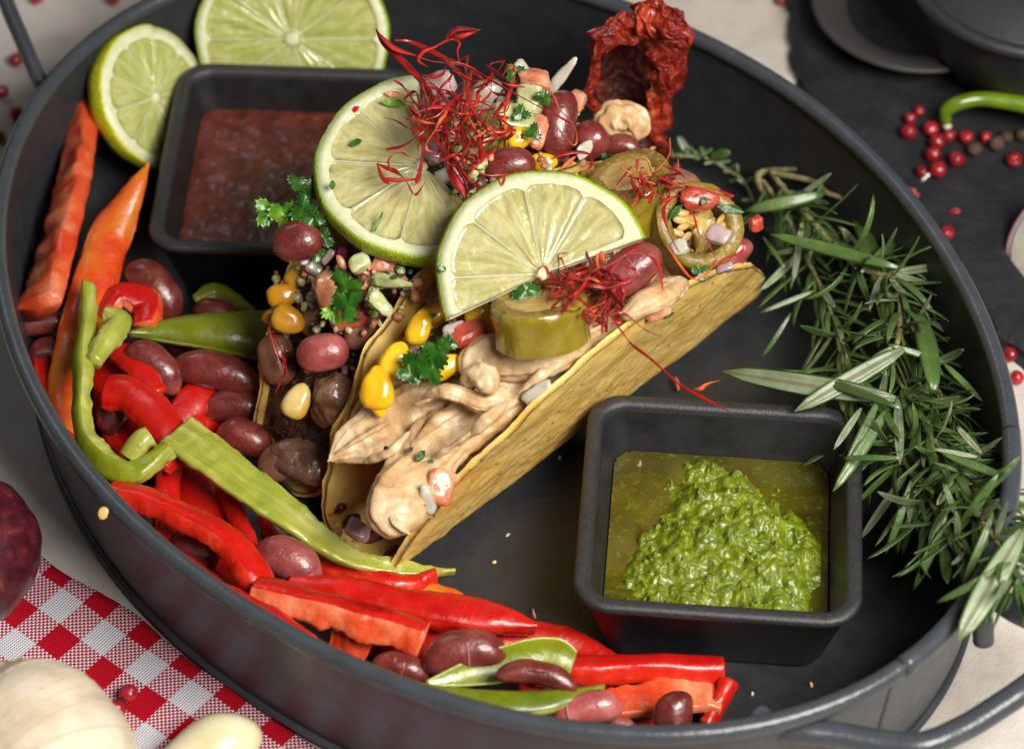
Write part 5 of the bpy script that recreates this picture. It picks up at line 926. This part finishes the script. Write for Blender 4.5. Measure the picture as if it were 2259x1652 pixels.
H3 = [(zp(q6([(1215, 350), (1210, 500), (1150, 600), (1060, 660), (880, 680)]), 10.2, 9.8), .05, 2), (zp(q6([(920, 640), (930, 550), (1010, 560), (1050, 660), (1090, 780)]), 9.9, 9.6), .05, 1), (zp(q6([(780, 620), (900, 690), (1020, 750), (1090, 770)]), 9.8, 9.6), .06, 2), (zp(q6([(710, 820), (790, 720), (870, 610)]), 9.5, 9.8), .055, 0),
      (zp(q6([(860, 680), (900, 790), (1000, 890), (1080, 800)]), 9.7, 9.4), .045, 0), (zp(q6([(870, 980), (960, 880), (1030, 770)]), 9.3, 9.6), .05, 1), (zp(q6([(940, 1060), (1030, 960), (1080, 830)]), 9.2, 9.5), .05, 0),
      (zp(q6([(1100, 690), (1240, 760), (1380, 780), (1500, 800), (1640, 820), (1780, 880), (1640, 860), (1480, 800)]), 9.8, 9.5), .055, 1), (zp(q6([(1150, 600), (1300, 660), (1360, 720), (1480, 780)]), 9.9, 9.6), .04, 0), (zp(q6([(1180, 780), (1290, 870), (1380, 960), (1440, 1080), (1470, 1200), (1560, 1300), (1630, 1450)]), 9.7, 9.3), .055, 1),
      (zp(q6([(1290, 870), (1180, 950), (1160, 1050), (1200, 1180), (1250, 1290), (1300, 1380)]), 9.6, 9.2), .05, 0), (zp(q6([(1140, 960), (1160, 920), (1290, 870)]), 9.5, 9.5), .06, 1), (zp(q6([(1180, 1300), (1280, 1450), (1400, 1600), (1500, 1590), (1600, 1500), (1640, 1420)]), 9.1, 9.2), .055, 2),
      (zp(q6([(1640, 1480), (1740, 1420), (1850, 1380), (1880, 1300)]), 9.2, 8.9), .05, 1), (zp(q6([(1290, 540), (1290, 680)]), 10, 9.8), .045, 2)]
tuft('chili_thread_tuft', 1450, 412, 9.3, 'wispy tuft of fine red threads draped over the seedy jalapeno ring', H3, 12, (60, 26), .5, 37, rr=.035)
H4 = [([(592, 722, 8), (606, 770, 8), (622, 800, 7.8), (648, 845, 7.4)], .045, 1), ([(600, 730, 8), (620, 770, 7.9), (626, 820, 7.6), (606, 870, 7)], .05, 0)]
tuft('chili_thread_tuft', 618, 780, zt(618, 780, 2, 1.1), 'few short red threads hanging on the pale brown bean of the rear taco', [([(x, y, zt(x, y, 2, 1.3)) for x, y, z in pts], r, m_) for pts, r, m_ in H4], 2, (20, 30), .3, 41, rr=.03)
for x, y, L_, l in ((1495, 845, 40, 'short red thread crumb lying behind the pesto bowl'),): tag(mk('thread_crumb', *tube([W(x-6, y-14, .6), W(x, y, .7), W(x+2, y+16, .45)], .06, 12, 6, .4), M['thr'][2]), l, 'chili thread')
# ------------------------------------------------------------------ rosemary
def leafmesh(bend, wid, n=9):
    """needle along +x, length 1, upper side +z"""
    u = np.linspace(0, 1, n); wv = wid*np.clip(np.sin(np.pi*np.clip(u*.93+.05, 0, 1)), .02, 1)**.55; wv[-1] = .004; wv[0] = wid*.3
    ang_ = bend*u; x = np.concatenate([[0], np.cumsum(np.cos((ang_[1:]+ang_[:-1])/2)*np.diff(u))]); z = -np.concatenate([[0], np.cumsum(np.sin((ang_[1:]+ang_[:-1])/2)*np.diff(u))])
    prof = [(-1, -.10), (-.85, .16), (-.4, .28), (0, .10), (.4, .28), (.85, .16), (1, -.10), (.82, -.30), (.5, -.14), (.14, -.16), (0, -.26), (-.14, -.16), (-.5, -.14), (-.82, -.30)]
    V = []
    for i in range(n):
        for y, h in prof: V.append((x[i]+math.sin(ang_[i])*h*wv[i], y*wv[i], z[i]+math.cos(ang_[i])*h*wv[i]))
    m_ = len(prof); F = [f[::-1] for f in grid_faces(n, m_)]; fm = []
    for i in range(n-1):
        for j in range(m_): fm.append(0 if j < 6 else (2 if j in (9, 10) else (0 if j in (6, 13) else 1)))
    F += [tuple(range(m_)), tuple(range((n-1)*m_, n*m_))[::-1]]; fm += [0, 0]; return np.array(V), F, fm
LM = []
for bnd in (-.5, -.1, .25, .6, 1.0, 1.5):
    for wd_ in (.050, .068):
        V, F, fm = leafmesh(bnd, wd_); me = bpy.data.meshes.new('leaf'); me.from_pydata(V.tolist(), [], F)
        for mm in ('rose_top', 'rose_under', 'rose_mid'): me.materials.append(M[mm])
        me.polygons.foreach_set('material_index', fm); me.polygons.foreach_set('use_smooth', [True]*len(F)); LM.append(me)
def addleaf(parent, base, d, up, L_, variant, wsc=1.0):
    X = Vector(d).normalized(); Z = Vector(up); Z = (Z-X*Z.dot(X)).normalized(); Y = Z.cross(X)
    o = bpy.data.objects.new('leaf', LM[variant]); COL.objects.link(o); o.parent = parent
    m = Matrix((X*L_, Y*L_*wsc, Z*L_*wsc)).transposed().to_4x4(); m.translation = Vector(base)-parent.location; o.matrix_basis = m; return o
def sprig(path, label, n, L0=(1.5, 2.5), seed=0, rs_=.07, droop=.35, side=1, heros=(), skip0=.05):
    rd = random.Random(seed); P = [W(*p) for p in path]; e = empty('rosemary_sprig', P[0], label, 'rosemary', 'rosemary sprigs bundled at the right of the tray')
    V, F = tube(P, [rs_]*(len(P)-1)+[rs_*.5], 12*len(P), 8); V = V+nz3(V, 3, .02, 2)[:, None]; mk('stem', V, F, M['stem'], e)
    Q = cr(np.array([tuple(p) for p in P]), 200); T = nrmz(np.gradient(Q, axis=0))
    for i in range(n):
        t = skip0+(1-skip0)*((i+.5)/n); j = min(199, int(t*199)); tv = Vector(T[j]); a = i*2.399+rd.uniform(-.3, .3)
        s_ = tv.orthogonal().normalized(); b_ = tv.cross(s_); rad = s_*math.cos(a)+b_*math.sin(a)
        if rad.z < -.3: rad.z *= -.5
        sp_ = rd.uniform(.55, 1.25)*(1-.55*max(0, t-.85)/.15); d = tv*math.cos(sp_)+rad*math.sin(sp_); d = d+Vector((0, 0, -droop*rd.random())); d.normalize()
        base = Vector(Q[j]); L_ = rd.uniform(*L0)*(1-.35*max(0, t-.8)/.2)
        if base.z+d.z*L_ < FL+.1: d.z = (FL+.15-base.z)/L_; 
        up = (-rad if rd.random() < .10 else rad)+Vector((0, -.1, .35)) if rd.random() < .86 else Vector((rd.uniform(-1, 1), rd.uniform(-1, 1), -.8))
        up = -d.cross(tv.cross(d)) if False else up
        addleaf(e, base, d, up, L_, rd.randrange(len(LM)), rd.uniform(.75, 1.1))
    for hp_, flip, wsc in heros:
        a_, b_ = W(*hp_[0]), W(*hp_[1]); addleaf(e, a_, b_-a_, TOCAM*flip+Vector((.2, 0, 0)), (b_-a_).length, 3 if flip < 0 else 5+int(abs(hp_[0][0])) % 4, .3+wsc*.5)
    return e
sprig([(1680, 395, 2.2), (1730, 470, 2.4), (1775, 560, 2.5), (1830, 680, 2.6), (1860, 800, 2.6), (1880, 880, 3.6)], 'rosemary sprig leading down the left of the bundle to the pesto bowl corner', 84, seed=1, droop=.5,
      heros=[([(1818, 428, 3.6), (1660, 462, 3.8)], 1, 2.0), ([(1730, 590, 3.4), (1680, 505, 3.8)], 1, .9), ([(1745, 690, 3.0), (1690, 790, 2.4)], 1, 1.5), ([(1800, 640, 3.2), (1680, 690, 3.0)], 1, 1.0), ([(1770, 490, 3.8), (1750, 620, 3.0)], -1, 1.2)])
sprig([(1700, 380, 2.4), (1800, 500, 3.0), (1900, 590, 3.6), (1975, 620, 4.0), (1985, 720, 4.0), (1960, 830, 4.0)], 'rosemary sprig with the thick pale green node in the middle of the bundle', 84, seed=2, rs_=.10, droop=.4,
      heros=[([(1980, 590, 4.6), (1690, 510, 4.4)], 1, .8), ([(1975, 880, 4.6), (1590, 818, 4.0)], -1, 1.3), ([(1995, 770, 5), (1755, 905, 4.2)], -1, 1.6), ([(1985, 900, 5), (1730, 800, 4.6)], 1, .9), ([(1960, 760, 5), (2090, 800, 4.6)], 1, 1.2), ([(1980, 880, 4.8), (1985, 1020, 4.2)], -1, 1.8), ([(1900, 600, 4), (2025, 490, 3.6)], 1, .9), ([(1960, 650, 4), (2020, 600, 3.8)], 1, .9), ([(1940, 880, 4.8), (1870, 1030, 4.2)], 1, 1.2)])
sprig([(1960, 800, 3.2), (2010, 890, 3.8), (2060, 970, 4.2), (2130, 1060, 4.6), (2200, 1130, 4.9), (2259, 1190, 5.2)], 'rosemary sprig running along the right wall towards the rim', 90, seed=3, droop=.35, rs_=.08,
      heros=[([(2060, 860, 4.8), (2044, 650, 4.6)], 1, 2.0), ([(2080, 800, 4.4), (2168, 880, 4.4)], 1, 1.2), ([(2060, 990, 5.4), (2165, 1010, 5.2)], -1, 1.0), ([(2110, 940, 5.4), (2165, 1000, 5.4)], -1, 2.0), ([(2080, 1000, 5.4), (2240, 1060, 5.6)], 1, 1.2), ([(1900, 830, 4.4), (1990, 960, 4.8)], 1, .9)])
sprig([(1900, 860, 2.4), (1960, 960, 3.0), (2020, 1060, 3.6), (2080, 1150, 4.2), (2140, 1230, 5.0)], 'lower rosemary sprig whose leaves fan out beside the pesto bowl', 96, L0=(1.7, 2.9), seed=4, droop=.7,
      heros=[([(1960, 900, 4.6), (1850, 1080, 4.0)], 1, 1.3), ([(1900, 900, 4.8), (1840, 990, 4.4)], -1, 1.6), ([(2010, 1060, 4.6), (1965, 1230, 3.4)], 1, 1.0), ([(2090, 1120, 5), (2030, 1310, 3.8)], 1, 1.1), ([(2100, 1150, 5.4), (2120, 1160, 5)], -1, 1.2), ([(2060, 1020, 5), (2150, 1050, 5)], 1, 1.0), ([(1990, 1010, 4.8), (1850, 1010, 4.6)], 1, .9), ([(2080, 1060, 5.2), (2115, 1150, 4.8)], -1, 1.6)])
sprig([(2020, 930, 3.6), (2090, 1040, 4.4), (2160, 1140, 5.2), (2220, 1230, 6.0), (2250, 1290, 6.2)], 'rosemary sprig tip hanging over the right rim of the tray', 66, L0=(1.5, 2.4), seed=5, droop=.5,
      heros=[([(2255, 1170, 6.8), (2118, 1405, 6.2)], -1, 2.3), ([(2230, 1240, 6.8), (2068, 1340, 6.2)], 1, .9), ([(2245, 1200, 6.6), (2190, 1385, 6.0)], 1, 1.3), ([(2190, 1130, 6.4), (2140, 1290, 5.6)], 1, 1.2), ([(2255, 1240, 6.6), (2235, 1360, 6.0)], 1, 1.2)])
sprig([(1850, 500, 2.6), (1940, 600, 2.8), (2010, 720, 3.0), (2060, 840, 3.2), (2110, 930, 3.6)], 'rosemary sprig lying deepest against the dark right wall', 70, seed=6, droop=.2, rs_=.06,
      heros=[([(1990, 730, 3.8), (1970, 490, 3.2)], 1, .9), ([(1960, 640, 3.6), (1890, 440, 3.2)], 1, 1.4), ([(1930, 600, 3.8), (1880, 470, 3.4)], 1, 1.2)])
mk_o('rosemary_stalk', *tube(wp([(1800, 350, 3.2), (1760, 372, 2.9), (1700, 376, 2.4), (1672, 392, 2.2), (1700, 450, 1.8), (1750, 540, 1.4)]), [.06, .07, .09, .14, .14, .12], 60, 8), M['stem'], 'bare brown rosemary stalk bending at the top of the bundle', 'rosemary')
mk_o('rosemary_stalk', *tube(wp([(1700, 380, 2.6), (1790, 400, 3.0), (1830, 428, 3.2), (1900, 445, 3.2), (1960, 460, 3.0)]), [.10, .10, .09, .07, .04], 60, 8), M['stem'], 'second bare stalk curving right from the same bend', 'rosemary')
# thyme
e = empty('thyme_sprig', W(1490, 350, 1.6), 'blurred thyme sprig behind the right end of the front taco', 'thyme')
tp_ = wp([(1470, 345, 2.0), (1520, 345, 1.9), (1560, 350, 1.8), (1600, 372, 1.6), (1640, 400, 1.4), (1665, 450, 1.0)]); mk('stem', *tube(tp_, .05, 40, 6), M['stem'], e)
Q = cr(np.array([tuple(p) for p in tp_]), 60)
for i in range(26):
    j = int(2+i*2.2); d = Vector((math.cos(i*2.4), .3*math.sin(i), math.sin(i*2.4)*.9+.3)); o = addleaf(e, Q[min(j, 59)], d, TOCAM, .42+.1*math.sin(i), 2+i % 4, 2.6)
for x0, y0, x1, y1 in ((1520, 345, 1495, 300), (1555, 350, 1545, 322), (1565, 348, 1615, 335), (1480, 345, 1460, 310)):
    a_, b_ = W(x0, y0, 1.9), W(x1, y1, 2.3); addleaf(e, a_, b_-a_, TOCAM, (b_-a_).length, 3, 3.2)
# ------------------------------------------------------------------ dried red pepper
e = empty('dried_pepper', W(1455, 400, .5), 'wrinkled sun dried red pepper standing upright at the back of the tray', 'dried pepper')
def sheet(name, L_, R_, dep, lump, seed, nu_=70, nv_=44, th_=.14):
    a_ = cr(np.array([tuple(W(*p)) for p in L_]), nu_); b_ = cr(np.array([tuple(W(*p)) for p in R_]), nu_); V = []
    away = -np.array(TOCAM)
    for i in range(nu_):
        t = np.linspace(0, 1, nv_)[:, None]; w_ = np.linalg.norm(b_[i]-a_[i]); V.append(a_[i]+(b_[i]-a_[i])*t+away*np.sin(np.pi*t)*dep*w_)
    V = np.vstack(V); rg = np.array([1-abs(noise.fractal(Vector((p[0]*.9+seed, p[1]*.9, p[2]*.35)), .7, 2.1, 4))*2 for p in V])
    V = V+np.array(TOCAM)*(rg*lump)[:, None]+np.array(RT)*nz3(V, .8, lump*1.4, 3, seed)[:, None]+np.array(UP)*nz3(V, .9, lump, 3, seed+3)[:, None]
    n = len(V); V2 = V+away*th_; F = grid_faces(nu_, nv_, False); per = [j for j in range(nv_)]+[i*nv_+nv_-1 for i in range(1, nu_)]+[(nu_-1)*nv_+j for j in range(nv_-2, -1, -1)]+[i*nv_ for i in range(nu_-2, 0, -1)]
    F2_ = [tuple(i+n for i in f)[::-1] for f in F]+[(per[i], per[(i+1) % len(per)], per[(i+1) % len(per)]+n, per[i]+n) for i in range(len(per))]
    return mk(name, np.vstack([V, V2]), F+F2_, M['dried_in' if 'inner' in name else 'dried'], e)
sheet('skin', [(1385, 10, 9.4), (1415, 60, 8.6), (1428, 130, 7.4), (1428, 200, 6.2), (1435, 280, 4.6), (1440, 360, 2.6)], [(1500, 10, 9.4), (1532, 90, 8.2), (1512, 160, 6.8), (1494, 230, 5.4), (1482, 300, 4.2), (1495, 365, 2.4)], -.35, .30, 1)
sheet('skin', [(1300, 75, 8.6), (1296, 150, 7.2), (1298, 220, 6.0), (1320, 290, 4.8)], [(1345, 60, 8.9), (1322, 140, 7.4), (1322, 210, 6.2), (1352, 280, 4.8)], -.4, .16, 2)
sheet('skin', [(1300, 66, 9.0), (1360, 42, 9.3), (1420, 8, 9.9), (1490, 2, 10.1)], [(1318, 106, 8.5), (1375, 96, 8.6), (1440, 100, 8.8), (1525, 100, 8.9)], -.3, .35, 3)
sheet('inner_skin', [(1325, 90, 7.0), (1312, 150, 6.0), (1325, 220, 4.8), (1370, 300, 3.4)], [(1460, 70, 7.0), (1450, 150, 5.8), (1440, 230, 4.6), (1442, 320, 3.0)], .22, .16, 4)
# ------------------------------------------------------------------ slate top: pot, dish, chili, peppercorns
SZ = .66
def lathe(prof, c, n=96):
    A = np.linspace(0, 2*np.pi, n, endpoint=False); V = np.vstack([np.column_stack([c[0]+r*np.cos(A), c[1]+r*np.sin(A), np.full(n, c[2]+z)]) for r, z in prof]); return V, grid_faces(len(prof), n)
c = W(2022, 14, SZ+1.0); e = empty('iron_dish', (c[0], c[1], SZ), 'low round black iron dish with a rim band painted grey for the light it catches on the slate', 'dish')
mk('body', *lathe([(.1, .0), (2.0, .0), (2.4, .2), (3.3, .9)], (c[0], c[1], SZ)), M['iron'], e)
mk('rim_band', *lathe([(3.25, .8), (3.62, 1.0), (3.7, 1.12), (3.6, 1.2), (2.8, .98), (2.45, .8)], (c[0], c[1], SZ)), M['iron_lit'], e)
mk('inside', *lathe([(2.5, .82), (2.2, .45), (1.2, .28), (.05, .25)], (c[0], c[1], SZ)), M['iron'], e)
c = W(2290, -60, SZ+4); e = empty('iron_pot', (c[0], c[1], SZ), 'heavy black cast iron pot cut off by the top right corner', 'pot')
mk('body', *lathe([(.1, 0), (2.2, 0), (2.8, .3), (3.6, 1.6), (4.0, 3.0), (4.1, 3.7)], (c[0], c[1], SZ)), M['iron'], e)
mk('rim_band', *lathe([(4.05, 3.6), (4.35, 3.75), (4.5, 3.95), (4.42, 4.15), (4.2, 4.2), (4.0, 4.1), (3.9, 3.8)], (c[0], c[1], SZ)), M['iron_rim'], e)
mk('lid', *lathe([(4.0, 4.05), (3.2, 4.5), (2.0, 4.9), (1.0, 5.0), (.05, 5.05)], (c[0], c[1], SZ)), M['iron_rim'], e)
e = empty('green_chili', W(2180, 240, 1.5), 'curved green chili stem end lying on the slate above the peppercorns', 'chili')
mk('pod', *tube(wp([(2088, 272, 1.1), (2088, 246, 1.5), (2115, 228, 1.8), (2160, 219, 1.9), (2215, 224, 1.9), (2290, 240, 1.8), (2360, 280, 1.4)]), [.16, .24, .26, .26, .28, .32, .3], 80, 12), M['chili_g'], e)
mk('pale_tip', *tube(wp([(2086, 264, 1.05), (2088, 276, .95), (2094, 284, .9)]), [.17, .15, .12], 10, 8), M['clove'], e)
def pc(px, py, z, r, label, mat='pink', grp='pink peppercorns', name='pink_peppercorn', cat='peppercorn'):
    k = ppc(px, py, z+.2); V, F = ICO[3]; V = V*(1+nz3(V, 1.1, .12, 3, px))[:, None]; r *= .88; V = V/k*r; m = Matrix.Translation(W(px, py, z+r/k)) @ Matrix.Rotation(px, 4, 'Z') @ Matrix.Rotation(py, 4, 'X')
    d = np.linalg.norm(V-np.array([0, 0, r/k]), axis=1); V[:, 2] -= .35*r/k*np.exp(-(d/(.3*r/k))**2)
    return tag(mk(name, xf(V, m), F, M[mat]), label, cat, grp)
G1 = 'pink peppercorns on the slate'
for x, y, r, l in ((2004, 291, 21, 'red peppercorn furthest left in the cluster on the slate'), (2054, 285, 20, 'dull pink peppercorn at the top of the cluster'), (2067, 313, 20, 'shiny red peppercorn in the middle of the cluster'), (2093, 300, 17, 'red peppercorn directly under the pale chili tip'), (2131, 303, 18, 'dim red peppercorn left of the brown ones'), (2175, 303, 15, 'small flat red peppercorn between the brown ones'), (2058, 341, 20, 'dark red peppercorn just above the largest one'), (2110, 352, 20, 'oval red peppercorn right of the largest one'), (2069, 374, 22, 'largest bright coral peppercorn lowest in the cluster'), (2034, 379, 15, 'half peppercorn shell left of the largest one'), (2237, 353, 19, 'brick red peppercorn apart near the right edge'), (2008, 262, 16, 'dim red peppercorn in the shade above the furthest left one'), (2028, 246, 14, 'faint red peppercorn deepest in the shade of the dish'), (2088, 514, 20, 'red peppercorn beside the rim, halfway down the right side')):
    pc(x, y, SZ, r, l, grp=G1)
for x, y, r, l in ((2150, 330, 19, 'brown peppercorn nearest the red ones'), (2199, 317, 20, 'black peppercorn in the middle of the brown ones'), (2221, 303, 17, 'tan peppercorn right of the black one'), (2256, 298, 17, 'brown peppercorn cut by the right edge')):
    pc(x, y, SZ, r, l, 'pcorn_b', 'brown and black peppercorns on the slate', 'brown_peppercorn')
G2 = 'pink peppercorns on the pale table'
for x, y, r, l in ((36, 132, 18, 'pink peppercorn right of the left tray handle'), (3, 203, 18, 'pink peppercorn at the left edge, above the darker one'), (36, 250, 17, 'dark peppercorn beside the upper left rim'), (82, -4, 17, 'dark peppercorn cut by the top edge at the left'), (249, -2, 17, 'red peppercorn cut by the top edge left of the limes'), (1722, 2, 14, 'tiny dark peppercorn on the table beside the slate at the top'), (2228, 782, 20, 'bright red peppercorn between the slate corner and the right rim'), (2243, 833, 18, 'red peppercorn touching the right rim below the slate'), (0, 302, 14, 'faint dark peppercorn at the left edge')):
    pc(x, y, 0, r, l, grp=G2)
for x, y, r, l in ((284, 1528, 24, 'upper shiny pink peppercorn on the gingham cloth'), (258, 1562, 22, 'lower pink peppercorn on the gingham next to the garlic bulb')):
    p_ = W(x, y, .2); pc(x, y, cloth_z(p_)-.02, r, l, grp='pink peppercorns on the cloth')
for x, y, a, l in ((2012, 422, -40, 'torn red shell piece on the slate next to the rim'), (2017, 433, 10, 'small red shell crumb below the torn one'), (2106, 467, 0, 'single red shell flake on the slate')):
    chip(x, y, SZ+.05, 28, 16, a, l, 'pink', 'red peppercorn shell pieces', rx=-30, cat='peppercorn shell', name='peppercorn_shell')
chip(1000+1188-2188+2040, 395, SZ+.02, 50, 6, 40, 'pale chalky scratch like fibre on the slate', 'onion_w', 'small crumbs on the slate', rx=-42, cat='fibre', name='fibre')
# onion slice at the right edge
e = empty('red_onion_wedge', W(2262, 530, 1.4), 'wedge of red onion with white layers cut by the right edge', 'onion')
for i, (r, mt) in enumerate(((1.95, 'onion_pu'), (1.88, 'onion'), (1.66, 'onion_w'), (1.0, 'onion'), (.96, 'onion_w'))):
    V, F = ICO[4]; V = V*np.array([r, r*.95, r*.8]); V[:, 2] = np.minimum(V[:, 2], .12+.02*i); V = V+np.array([0, 0, 0]); mm = VM(2328, 540, 1.6, 35, -40, -25); mk('onion_layer', xf(V, mm), F, M[mt], e)
# ------------------------------------------------------------------ left: red onion, garlic, clove, seed
c = W(-92, 1215, 2.6); e = empty('red_onion', (c[0], c[1], 0), 'whole dark red onion at the left edge beside the gingham cloth', 'onion')
V, F = ICO[5]; V = V*np.array([2.35, 2.35, 2.5]); V = V*(1+nz3(V, .5, .06, 2, 3))[:, None]; an_ = np.arctan2(V[:, 1], V[:, 0]); V[:, :2] *= (1+.004*np.sin(an_*23+V[:, 2]))[:, None]
o = mk('dry_skin', V, F, M['onion_skin'], e, local=True, origin=(0, 0, 0)); o.location = (0, 0, 2.6); o.rotation_euler = (.35, .35, 0)
mk('root_tuft', *tube([Vector(c)+Vector((0, 0, -2.3)), Vector(c)+Vector((.1, 0, -2.55))], [.3, .2], 6, 8), M['pcorn_b'], e)
c = W(66, 1738, 2.6); e = empty('garlic_bulb', (c[0], c[1], .2), 'large cream garlic bulb with papery ribbed skin at the bottom left corner', 'garlic')
V, F = ICO[5]; az_ = np.arctan2(V[:, 1], V[:, 0]); el_ = V[:, 2]
R_ = 1+.035*np.abs(np.cos(az_*4.5+.4))**.7*np.sqrt(np.clip(1-el_*el_, 0, 1))+.004*np.sin(az_*60)
V = V*R_[:, None]*np.array([3.35, 3.35, 2.75]); V[:, 2] += 1.1*np.exp(-(V[:, 0]**2+V[:, 1]**2)/.9)*(el_ > 0); V = V*(1+nz3(V, .35, .035, 2, 5))[:, None]
g = mk('papery_skin', V, F, M['garlic'], e, local=True, origin=(0, 0, 0)); g.location = (0, 0, 2.5); g.rotation_euler = (math.radians(62), math.radians(8), math.radians(-52))
Mg = Matrix.LocRotScale(g.location, g.rotation_euler, None)
for k_ in range(34):
    a = 2*math.pi*k_/34+.03*math.sin(k_*5); P = []
    for t in np.linspace(-.9, .9, 15):
        el2 = t*1.35; x, y, z = math.cos(el2)*math.cos(a+.05*math.sin(t*3+k_)), math.cos(el2)*math.sin(a+.05*math.sin(t*3+k_)), math.sin(el2)
        r_ = 1+.035*abs(math.cos(math.atan2(y, x)*4.5+.4))**.7*math.sqrt(max(0, 1-z*z)); v = np.array([[x, y, z]])*r_*np.array([3.35, 3.35, 2.75])
        v[:, 2] += 1.1*np.exp(-(v[:, 0]**2+v[:, 1]**2)/.9)*(z > 0); v = v*(1+nz3(v, .35, .035, 2, 5))[:, None]; P.append(Mg @ Vector(v[0]))
    Vt, Ft = tube(P, .022, 40, 5, .6); mk('skin_vein', Vt, Ft, M['vein'], e, local=True)
e = empty('garlic_clove', W(500, 1640, .3), 'peeled ivory garlic clove on the cloth at the bottom edge', 'garlic')
Vc, Fc = tube(wp([(330, 1720, .8), (400, 1675, 1.0), (470, 1640, 1.15), (530, 1622, 1.1), (562, 1614, .9)]), [.25, .62, .85, .72, .40], 60, 24, .8); mk('clove_body', Vc+nz3(Vc, .6, .05, 2)[:, None], Fc, M['clove'], e)
mk('root_scar', *tube(wp([(556, 1604, 1.15), (566, 1606, .95)]), [.2, .12], 6, 10), M['clove_tip'], e)
e = tag(mk('chili_seed', *blobo(228, 1131, 5.55, 15, 11, 3, 70, .12, 1.5, sub=3), M['seed']), 'flat pale pepper seed stuck on the lower left rim of the tray', 'seed')
mk_o('salt_crumb', *blobo(1996, 2434*.61975-1500+1500-0, .45, 4, 4, 4, sub=1), M['onion_w'], 'tiny white crumb on the tray floor under the pesto bowl', 'crumb')

rdm = random.Random(5)
for i, (x, y, l) in enumerate(((1310, 700, 'brown crumb on the tray floor right of the front taco'), (1090, 1240, 'golden shell crumb on the tray floor below the front taco tip'), (1120, 1180, 'smaller golden crumb under the shell on the tray floor'), (1235, 1010, 'tiny crumb in the gap between the shell and the pesto bowl'), (1660, 1530, 'pale crumb beside the right end of the pepper heap'), (1790, 1510, 'white speck on the tray floor right of the peppers'))):
    mk_o('shell_crumb', *blobo(x, y, FL+.05, 5+i % 3, 4, 4, 20*i, .3, 2, i, 2), M['tortilla'] if i % 2 else M['onion_w'], l, 'crumb', 'crumbs on the tray floor')
mk_o('oil_drip', *blobo(1178, 1358, FL+.02, 7, 20, 3, 12, .1, 1, 3, 3), M['salsa'], 'dark red oily drip on the tray floor above the wrinkled red strip', 'drip')

for x, y, a, b_, l in ((752, 1120, 30, 20, 'crimson bean skin speck on the inner left wall of the front taco'), (775, 1150, 44, 26, 'smeared purple bean bit inside the left wall of the front taco'), (738, 1178, 40, 26, 'peach tomato scrap on the lower left edge of the front taco'), (830, 1180, 70, 30, 'mashed purple bean in the bottom of the open taco end'), (862, 1215, 40, 12, 'dark bean skin curl on the lowest edge of the front taco')):
    q_ = W(x, y, 2.0); kk, v_ = ppc(x, y, 2), None
    # rest each scrap on the shell: nearest shell point along the view ray
    Vs = np.array([shell1.matrix_basis @ v.co for v in shell1.data.vertices][:80*300]); pj = proj(Vs); i_ = ((pj-np.array([x, y]))**2).sum(1).argsort()[:12]; zz = max(Vs[i_, 2])+.06
    mk_o('filling_scrap', *blobo(x, y, zz, a/2, b_/2, 6, 40, .3, 1.5, x, 3), M['tomato' if 'peach' in l else 'bean'], l, 'filling scrap', 'scraps in the open end of the front taco')

# finely chopped bits between the larger pieces: nobody could count them
def scatter(name, mat, n, zones, rad, label, seed, flat=.7):
    rd = random.Random(seed); parts = []
    for i in range(n):
        x0, y0, x1, y1, k_, lift = zones[i % len(zones)]; x, y = rd.uniform(x0, x1), rd.uniform(y0, y1); a = rd.uniform(*rad)
        V, F = blobo(x, y, zt(x, y, k_, lift+rd.uniform(-.15, .25)), a, a*rd.uniform(.5, .9), a*flat, rd.uniform(0, 180), .3, 1.4, i, 2, .7, rd.uniform(-40, 40), rd.uniform(-40, 40)); parts.append((V, F))
    return tag(mk(name, *join(parts), M[mat]), label, 'chopped filling', kind='stuff')
Zr = [(600, 590, 900, 740, 2, .75), (650, 590, 930, 660, 2, 1.1), (1030, 210, 1300, 390, 2, 1.3), (1000, 330, 1110, 440, 2, 1.2), (600, 640, 800, 860, 2, .35), (1240, 330, 1480, 430, 1, .9), (940, 660, 1120, 760, 1, .75), (900, 760, 1220, 900, 1, .55)]
scatter('chopped_tomato', 'tomato', 110, Zr, (6, 13), 'finely chopped pink tomato scattered through the topping of both tacos', 3)
scatter('chopped_onion', 'onion', 80, Zr, (5, 12), 'finely chopped lilac onion scattered through the topping of both tacos', 4)
scatter('chopped_herb', 'parsley', 110, Zr, (4, 9), 'finely chopped green herbs scattered through the topping of both tacos', 5, .25)
scatter('chopped_cucumber', 'cuke', 60, Zr[:4], (7, 14), 'finely chopped pale cucumber in the topping of the rear taco', 6)
